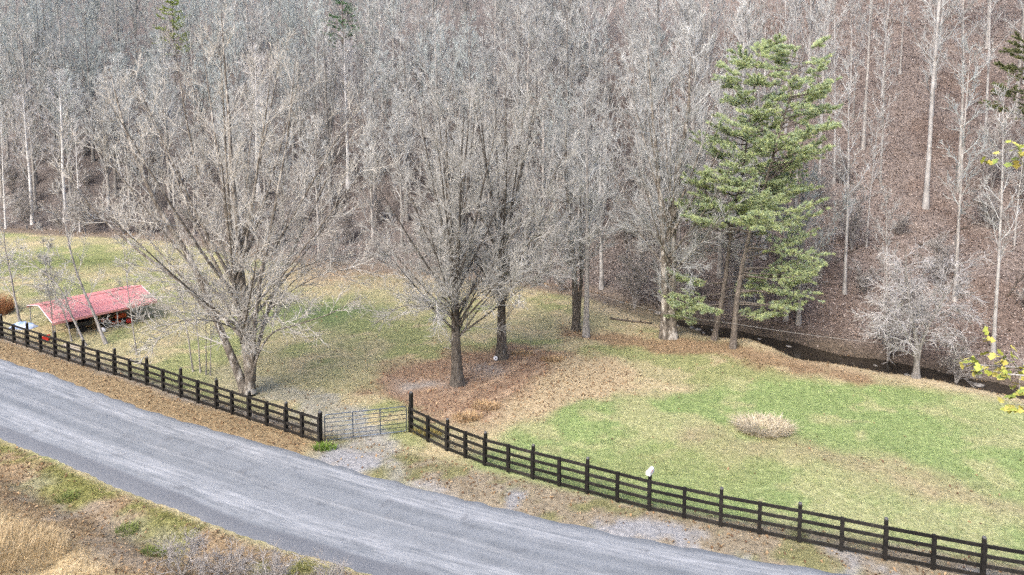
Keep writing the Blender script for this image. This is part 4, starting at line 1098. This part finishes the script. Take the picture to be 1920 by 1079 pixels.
# fuel can, bucket, tarp, crate, boards
tx, ty = -29.35, 51.0
fc = thing('fuel_can', 'red plastic fuel can on the ground right of the tractor', 'can', (tx, ty, hz(tx, ty)), .5)
MB().box((0, 0, .16), (.34, .22, .32), bev=.05).build('body', M['red_paint'], fc, True)
MB().tube([(-.1, 0, .33), (-.07, 0, .40), (.07, 0, .40), (.1, 0, .33)], .018, 6).build('handle', M['red_paint'], fc, True)
MB().tube([(.12, 0, .31), (.2, 0, .42)], .018, 6).build('spout', M['black_rubber'], fc)
tx, ty = -30.1, 49.0
bk = thing('bucket', 'white bucket lying on the bare ground before the carport', 'bucket', (tx, ty, hz(tx, ty) + .15), .8)
MB().lathe([(.12, -.18), (.125, -.175), (.15, .17), (.158, .18), (.146, .18), (.118, -.165)], n=16, axis='y').build('body', M['white_paint'], bk, True)
MB().tube([(-.15, .16, 0), (-.1, .26, .04), (0, .30, .05), (.1, .26, .04), (.15, .16, 0)], .006, 5).build('handle', M['galv'], bk)
rs2 = np.random.RandomState(8)
tx, ty = -36.8, 50.2
xx, yy = np.meshgrid(np.linspace(-1.1, 1.1, 23), np.linspace(-.5, .5, 11))
hh_ = .34 * np.clip(1 - (xx / 1.1) ** 4, 0, 1) * np.clip(1 - (yy / .5) ** 4, 0, 1) + .05 * np.sin(xx * 9 + yy * 4) * np.cos(yy * 8) + rs2.normal(0, .015, xx.shape)
hh_[0] = hh_[-1] = -.03; hh_[:, 0] = hh_[:, -1] = -.03
ii = (np.arange(10)[:, None] * 23 + np.arange(22)[None]).ravel()
tp_ = link('tarp', build_mesh('tarp', np.stack([xx.ravel(), yy.ravel(), hh_.ravel()], 1), np.stack([ii, ii + 1, ii + 24, ii + 23], 1), smooth=True), M['tarp_blue'], loc=(tx, ty, hz(tx, ty)), rz=-.35)
sm = tp_.modifiers.new('thick', 'SOLIDIFY'); sm.thickness = .01
tag(tp_, 'crumpled pale blue tarp behind the fence at the far left', 'tarp')
tx, ty = -33.3, 47.3
cr = thing('crate', 'red slatted crate behind the fence left of the carport boards', 'crate', (tx, ty, hz(tx, ty)), .3)
for k in range(3):
    for s_ in (-1, 1): MB().box((0, s_ * .22, .07 + k * .11), (.62, .02, .085)).build('slat', M['red_paint'], cr)
    for s_ in (-1, 1): MB().box((s_ * .30, 0, .07 + k * .11), (.02, .42, .085)).build('slat', M['red_paint'], cr)
MB().box((0, 0, .02), (.58, .42, .02)).build('base', M['red_paint'], cr)
for k, (dx, dy, a_) in enumerate([(0, 0, -.42), (.12, .26, -.36), (.3, -.22, -.55)]):
    tx, ty = -30.6 + dx, 45.9 + dy
    o = MB().box((0, 0, .03 + .003 * k), (2.0, .15, .045), bev=.006).build('board', M['wood_pale'], None, loc=(tx, ty, hz(tx, ty) + (.02 if k < 2 else .06)), rz=a_)
    tag(o, ['middle pale board lying behind the fence below the red roof', 'rear pale board lying behind the fence below the red roof', 'front pale board lying behind the fence below the red roof'][k], 'board', 'boards behind the fence')

# ------------------------------------------------------------------ tall dry grass clumps
def clump(name, label, x, y, n_, rx, ry, h, cols, ring=0.0, seed=1, w=.012, lean=.55):
    rs_ = np.random.RandomState(seed)
    a = rs_.uniform(0, 6.283, n_); q = np.sqrt(rs_.uniform(ring, 1, n_))
    X, Y = x + rx * q * np.cos(a), y + ry * q * np.sin(a); Z = terrain(X, Y) - .02
    hh = h * rs_.uniform(.5, 1.15, n_); d = a + rs_.normal(0, .9, n_); ln = hh * rs_.uniform(.1, lean * 1.8, n_)
    ww = w * rs_.uniform(.7, 1.4, n_); pa = d + 1.57
    B0 = np.stack([X, Y, Z], 1); side = np.stack([np.cos(pa) * ww, np.sin(pa) * ww, 0 * ww], 1)
    mid = B0 + np.stack([np.cos(d) * ln * .35, np.sin(d) * ln * .35, hh * .65], 1)
    tipp = B0 + np.stack([np.cos(d) * ln, np.sin(d) * ln, hh * rs_.uniform(.75, 1.0, n_)], 1)
    V = np.stack([B0 - side, B0 + side, mid + side * .8, mid - side * .8, tipp], 1)
    i = np.arange(n_)[:, None] * 5
    Q = i + np.array([[0, 1, 2, 3]]); T = i + np.array([[3, 2, 4]])
    cc = np.array(cols)[rs_.randint(0, len(cols), n_)] * rs_.uniform(.8, 1.2, (n_, 1))
    V = V.reshape(-1, 3); z = hz(x, y); V = V - [x, y, z]
    o = link(name, build_mesh(name, V, Q, T, cols={'Col': np.repeat(cc, 5, 0)}), M['blade'], loc=(x, y, z))
    return tag(o, label, 'grass clump')
clump('dry_grass_clump', 'big pale clump of dead ornamental grass out in the green field', 13.2, 34.4, 2400, 1.4, 1.1, .40, [(.60, .54, .40), (.70, .64, .51), (.50, .43, .30)], .03, 5, .012, 1.3)
clump('dry_grass_clump', 'rusty orange tall grass behind the fence at the far left', -41.8, 53.6, 1300, 1.5, 1.2, 1.4, [(.36, .19, .10), (.46, .28, .16), (.30, .15, .08)], 0, 6, .013, .4)
clump('dry_grass_clump', 'wispy tan grass on the near bank in the lower left corner', -18.9, 23.6, 2600, 2.4, 1.9, .55, [(.46, .36, .21), (.60, .49, .32), (.52, .41, .25)], 0, 7, .008, .5)
clump('green_grass_clump', 'bright green grass tuft at the foot of the left gate post', -9.25, 32.35, 260, .55, .30, .30, [(.17, .28, .05), (.25, .34, .07), (.13, .22, .04)], 0, 8, .012, .7)
clump('yellow_grass_clump', 'yellow straw tuft beneath the first rails right of the gate', -4.35, 33.95, 240, .8, .35, .35, [(.46, .34, .10), (.52, .42, .16), (.30, .26, .08)], 0, 9, .012, .7)
for k, (x, y, n_, lab) in enumerate([(-2.4, 35.6, 340, 'straw tuft nearest the fence at the end of the garden strip'), (-1.5, 36.9, 300, 'straw tuft second from the fence along the garden strip'),
                         (2.7, 44.0, 260, 'orange straw tuft at the far end of the garden strip'), (.6, 44.8, 220, 'orange straw tuft right of the white disc by the maple')]):
    clump('straw_clump', lab, x, y, n_, .8, .5, .30, [(.50, .36, .20), (.58, .45, .28), (.40, .27, .15)], 0, 20 + k, .014, .9)
for k, (x, y, lab) in enumerate([(-19.4, 28.4, 'bright green grass tuft on the near bank, leftmost'), (-15.6, 26.2, 'bright green grass tuft midway along the near bank'), (-13.7, 24.7, 'bright green grass tuft nearest the bare shrubs on the bank')]):
    clump('green_grass_clump', lab, x, y, 220, .45, .35, .28, [(.19, .24, .07), (.26, .30, .11), (.15, .19, .06)], 0, 30 + k, .010, .7)

# ------------------------------------------------------------------ small things near trees and creek
x, y = -1.08, 43.55
pl = thing('salt_lick_disc', 'small white disc leaning on the rear maple trunk', 'disc', (x, y, hz(x, y) + .20))
o = MB().lathe([(.02, -.025), (.13, -.025), (.145, -.01), (.145, .01), (.13, .025), (.02, .025)], n=18, axis='y').build('disc', M['white_paint'], pl, True); o.rotation_euler = (R(-25), 0, R(15))
o2 = MB().lathe([(.04, -.034), (.05, -.036), (.05, -.028), (.04, -.026)], n=12, axis='y').build('hole_rim', M['dark_metal'], o)
# stump on the slope foot
x, y = 20.6, 50.1
sp_ = thing('stump', 'cut grey stump standing on the leafy slope right of the pines', 'stump', (x, y, hz(x, y) - .1))
MB().lathe([(.26, 0), (.19, .25), (.165, .7), (.16, 1.15), (.15, 1.17)], n=14).build('stem', M['bark_grey'], sp_, True)
MB().lathe([(.148, 1.171), (.14, 1.185)], n=14).build('cut_face', M['wood_pale'], sp_)
# strung wire along the bank
wpts = [(5.4, 48.15, 3.3), (11.0, 47.45, 1.95), (15.3, 45.45, 1.85), (19.6, 43.6, 1.75), (24.95, 41.1, 1.85), (29.9, 38.8, 2.0), (38, 34.9, 2.2)]
P = catmull(np.array(wpts), 70)
o = MB().tube(P, .008, 5).build('strung_wire', M['wire'], None, True); tag(o, 'thin pale wire strung from trunk to trunk along the creek bank', 'wire')
# fallen logs and branches
rl = np.random.RandomState(15)
LOGS = [(27.5, 54.8, 2.8, .10, .35, 'dark fallen log across the leaves behind the pines, right side'), (34.0, 53.0, 3.6, .10, -.1, 'dark fallen log on the brown slope above the fruit tree'),
        (31.0, 61.5, 2.6, .08, -.8, 'fallen limb lying downhill beside the tall straight trunk'), (9.2, 51.6, 3.2, .09, -.25, 'fallen pole lying on the leaves left of the twin-trunked tree'),
        (22.6, 45.1, 2.0, .05, -.7, 'pale fallen branch lying across the creek'), (39.5, 56.5, 2.8, .09, .15, 'short dark log near the thick pale trunk on the slope'),
        (23.5, 53.0, 3.2, .07, -.4, 'thin fallen limb on the leaves right of the stump'), (36.0, 47.5, 2.8, .08, .5, 'fallen branch at the slope foot near the right frame edge'),
        (-7, 68.0, 3.8, .10, .1, 'fallen log at the wood edge behind the maples'), (16.2, 54.5, 3.4, .10, -.3, 'dark fallen log behind the pine trunks')]
for x, y, L, r_, a_, lab in LOGS:
    q = np.linspace(-.5, .5, 8); px, py = x + q * L * math.cos(a_), y + q * L * math.sin(a_)
    pz = terrain(px, py) + r_ * .8; ctr = np.array((x, y, hz(x, y)))
    Pq = np.stack([px, py, pz], 1) - ctr + rl.normal(0, .035, (8, 3)) * [1, 1, .4]
    t = thing('fallen_log', lab, 'log', tuple(ctr))
    MB().tube(Pq, np.linspace(r_, r_ * .55, 8), 9).build('log_body', M['wood_grey'] if 'pale' in lab else M['log'], t, True)
    for j in (3, 5):
        e = Pq[j] + np.array((rl.normal(0, .3), rl.normal(0, .3), rl.uniform(.15, .5)))
        MB().tube([Pq[j], (Pq[j] + e) / 2 + [0, 0, .05], e], [r_ * .4, r_ * .3, r_ * .15], 5).build('branch_stub', M['wood_grey'] if 'pale' in lab else M['log'], t, True)
# stones in the creek
stm = []
for k in range(4):
    ph = rl.uniform(0, 6.28, 6); a = np.linspace(0, 2 * np.pi, 11)[:-1]
    prof = [(.35, 0), (.5, .12), (.42, .26), (.2, .33)]
    mbx = MB(); V = []
    for r_, z_ in prof:
        for ang in a:
            rr = r_ * (1 + .18 * math.sin(ang * 2 + ph[0] + z_ * 5) + .12 * math.sin(ang * 3 + ph[1]))
            V.append((rr * math.cos(ang), rr * .75 * math.sin(ang), z_ + .03 * math.sin(ang * 2 + ph[2])))
    F = [(i * 10 + j, i * 10 + (j + 1) % 10, i * 10 + 10 + (j + 1) % 10, i * 10 + 10 + j) for i in range(3) for j in range(10)] + [tuple(range(30, 40))]
    stm.append(mbx.add(V, F).mesh('stone', M['stone'], True))
ws_, wsd = resample(CREEK[9:17], .1)
for k in range(26):
    i = rl.randint(0, len(ws_) - 2); x, y = ws_[i] + rl.uniform(-1.2, 1.2, 2)
    seg = 'left of the pines' if x < 14 else ('behind the pine trunks' if x < 19 else ('between the pines and the fruit tree' if x < 24.5 else 'right of the fruit tree'))
    o = link('stone', stm[k % 4], None, None, (x, y, max(hz(x, y), -.60) - .04), rl.uniform(0, 6.28)); s_ = rl.uniform(.25, .75); o.scale = (s_, s_, s_ * rl.uniform(.6, 1))
    tag(o, 'pale weathered stone in the creek bed %s' % seg, 'stone', 'stones in the creek ' + seg)

# ------------------------------------------------------------------ near bank: bare shrubs
BR = dict(n1=6, a1=48, u1=.1, n2=4, a2=42, u2=.05, n3=3, a3=42, u3=.05, n4=1, t0=.15, rmax1=.016, l2=.5, l3=.5, rt=.004, rt3=.005)
for k, (x, y, h, lab) in enumerate([(-11.9, 23.2, 1.5, 'leftmost bare shrub on the near bank at the bottom edge'), (-10.2, 22.9, 1.3, 'second bare shrub from the left on the near bank'),
                                    (-8.4, 22.5, 1.6, 'third bare shrub from the left on the near bank'), (-6.4, 22.2, 1.6, 'rightmost bare shrub on the near bank beside the road')]):
    rs_ = np.random.RandomState(200 + k)
    stems = [[(0, 0, 0), (rs_.uniform(-.4, .4), rs_.uniform(-.3, .3), h * .45), (rs_.uniform(-.9, .9), rs_.uniform(-.5, .5), h * rs_.uniform(.7, 1.0))] for _ in range(5)]
    hero_tree('bare_shrub', lab, 'shrub', (x, y), 210 + k, stems, [.022] * 5, lambda t, PL: .8 * (1.2 - .7 * t), BR, M['bark_grey'], M['twig_dull'], 'stem', limb_n=8)

# ------------------------------------------------------------------ leafy tree just outside the frame, its sprays reaching in at right
def leafy_tree():
    x, y = 11.6, 8.9; z = hz(x, y)
    t = thing('leafy_tree', 'yellow-green leafy sprays reaching in at the right frame edge', 'tree', (x, y, z))
    rs_ = np.random.RandomState(77)
    top = 19.0 - z
    P, Rr = stem_strand(rs_, [(0, 0, -.1), (.1, .1, top * .3), (0, .2, top * .65), (.1, .2, top)], .22, 14)
    V, Q = strand_geo([(P, Rr, 10)]); link('trunk', build_mesh('trunk', V, Q, smooth=True), M['bark_grey'], t)
    lim = [[(0, .2, 11.7 - z), (-1.6, .6, 12.7 - z), (-3.2, .9, 13.15 - z), (-4.25, 1.0, 13.25 - z)], [(0, .2, 12.1 - z), (-1.8, .9, 13.1 - z), (-3.6, 1.3, 13.2 - z), (-4.5, 1.35, 13.25 - z)],
           [(0, .2, 11.5 - z), (-1.8, .5, 12.4 - z), (-3.3, .8, 12.8 - z), (-4.05, .8, 12.85 - z)], [(.05, .2, 15.4 - z), (-1.6, .7, 16.1 - z), (-3.2, 1.1, 16.6 - z), (-4.3, 1.2, 16.6 - z)],
           [(.1, .2, 14 - z), (1.5, .5, 15.4 - z), (2.8, .7, 16.4 - z)], [(.1, .2, 13 - z), (1.2, -1.2, 14.2 - z), (2.2, -2.2, 15 - z)]]
    LP = np.stack([catmull(np.array(c_), 9) for c_ in lim]); LR = np.tile(np.linspace(.05, .01, 9), (len(lim), 1))
    for i in range(len(lim)):
        V, Q = strand_geo([(LP[i:i + 1], LR[i:i + 1], 6)]); link('limb', build_mesh('limb', V, Q, smooth=True), M['bark_grey'], t)
    S = grow(rs_, LP, LR, 9, .62, 1.0, 45, lambda t_, PL: .42 + 0 * t_, 4, .1, .12, .5, .012, .004, .5)
    V, Q = strand_geo([(S[0], S[1], 4)]); link('twigs', build_mesh('twigs', V, Q), M['bark_grey'], t, kind='stuff')
    lv = []
    out = [(0, 0), (.2, .28), (.45, .16), (.6, .36), (.85, .14), (1, 0), (.85, -.14), (.6, -.36), (.45, -.16), (.2, -.28)]
    def leaf_mesh(mat):
        V = [(px_, py_, .10 * abs(py_) - .12 * px_ * px_) for px_, py_ in out]
        me = bpy.data.meshes.new('leaf'); me.from_pydata([(v_[0] * .15, v_[1] * .15, v_[2] * .15) for v_ in V], [], [(0, 1, 2, 8, 9), (2, 3, 4, 6, 7, 8), (4, 5, 6)]); me.update(); me.materials.append(mat); return me
    def leafmat(n_, c1, c2):
        m_ = two_tone(n_, c1, c2, 9, .55, bs=0); b_ = m_.node_tree.nodes['Principled BSDF']; b_.inputs['Transmission Weight'].default_value = 0.0; return m_
    mats = [leafmat('leaf_yellow', (.38, .35, .08), (.52, .46, .13)), leafmat('leaf_lime', (.28, .33, .06), (.40, .43, .10)), leafmat('leaf_green', (.16, .22, .05), (.26, .31, .08))]
    mes = [leaf_mesh(q) for q in mats]
    for i in range(len(S[0])):
        for k in range(5):
            j = rs_.randint(1, 4); p = S[0][i, j] + rs_.normal(0, .03, 3)
            o = link('leaf', mes[rs_.choice([0, 0, 1, 1, 2])], None, t, tuple(p)); o.rotation_euler = (rs_.normal(0, .6), rs_.normal(.3, .5), rs_.uniform(0, 6.28)); s_ = rs_.uniform(.75, 1.25); o.scale = (s_, s_, s_)
leafy_tree()

print('unique tris', sum(len(me.loops) - 2 * len(me.polygons) for me in bpy.data.meshes if me.users))
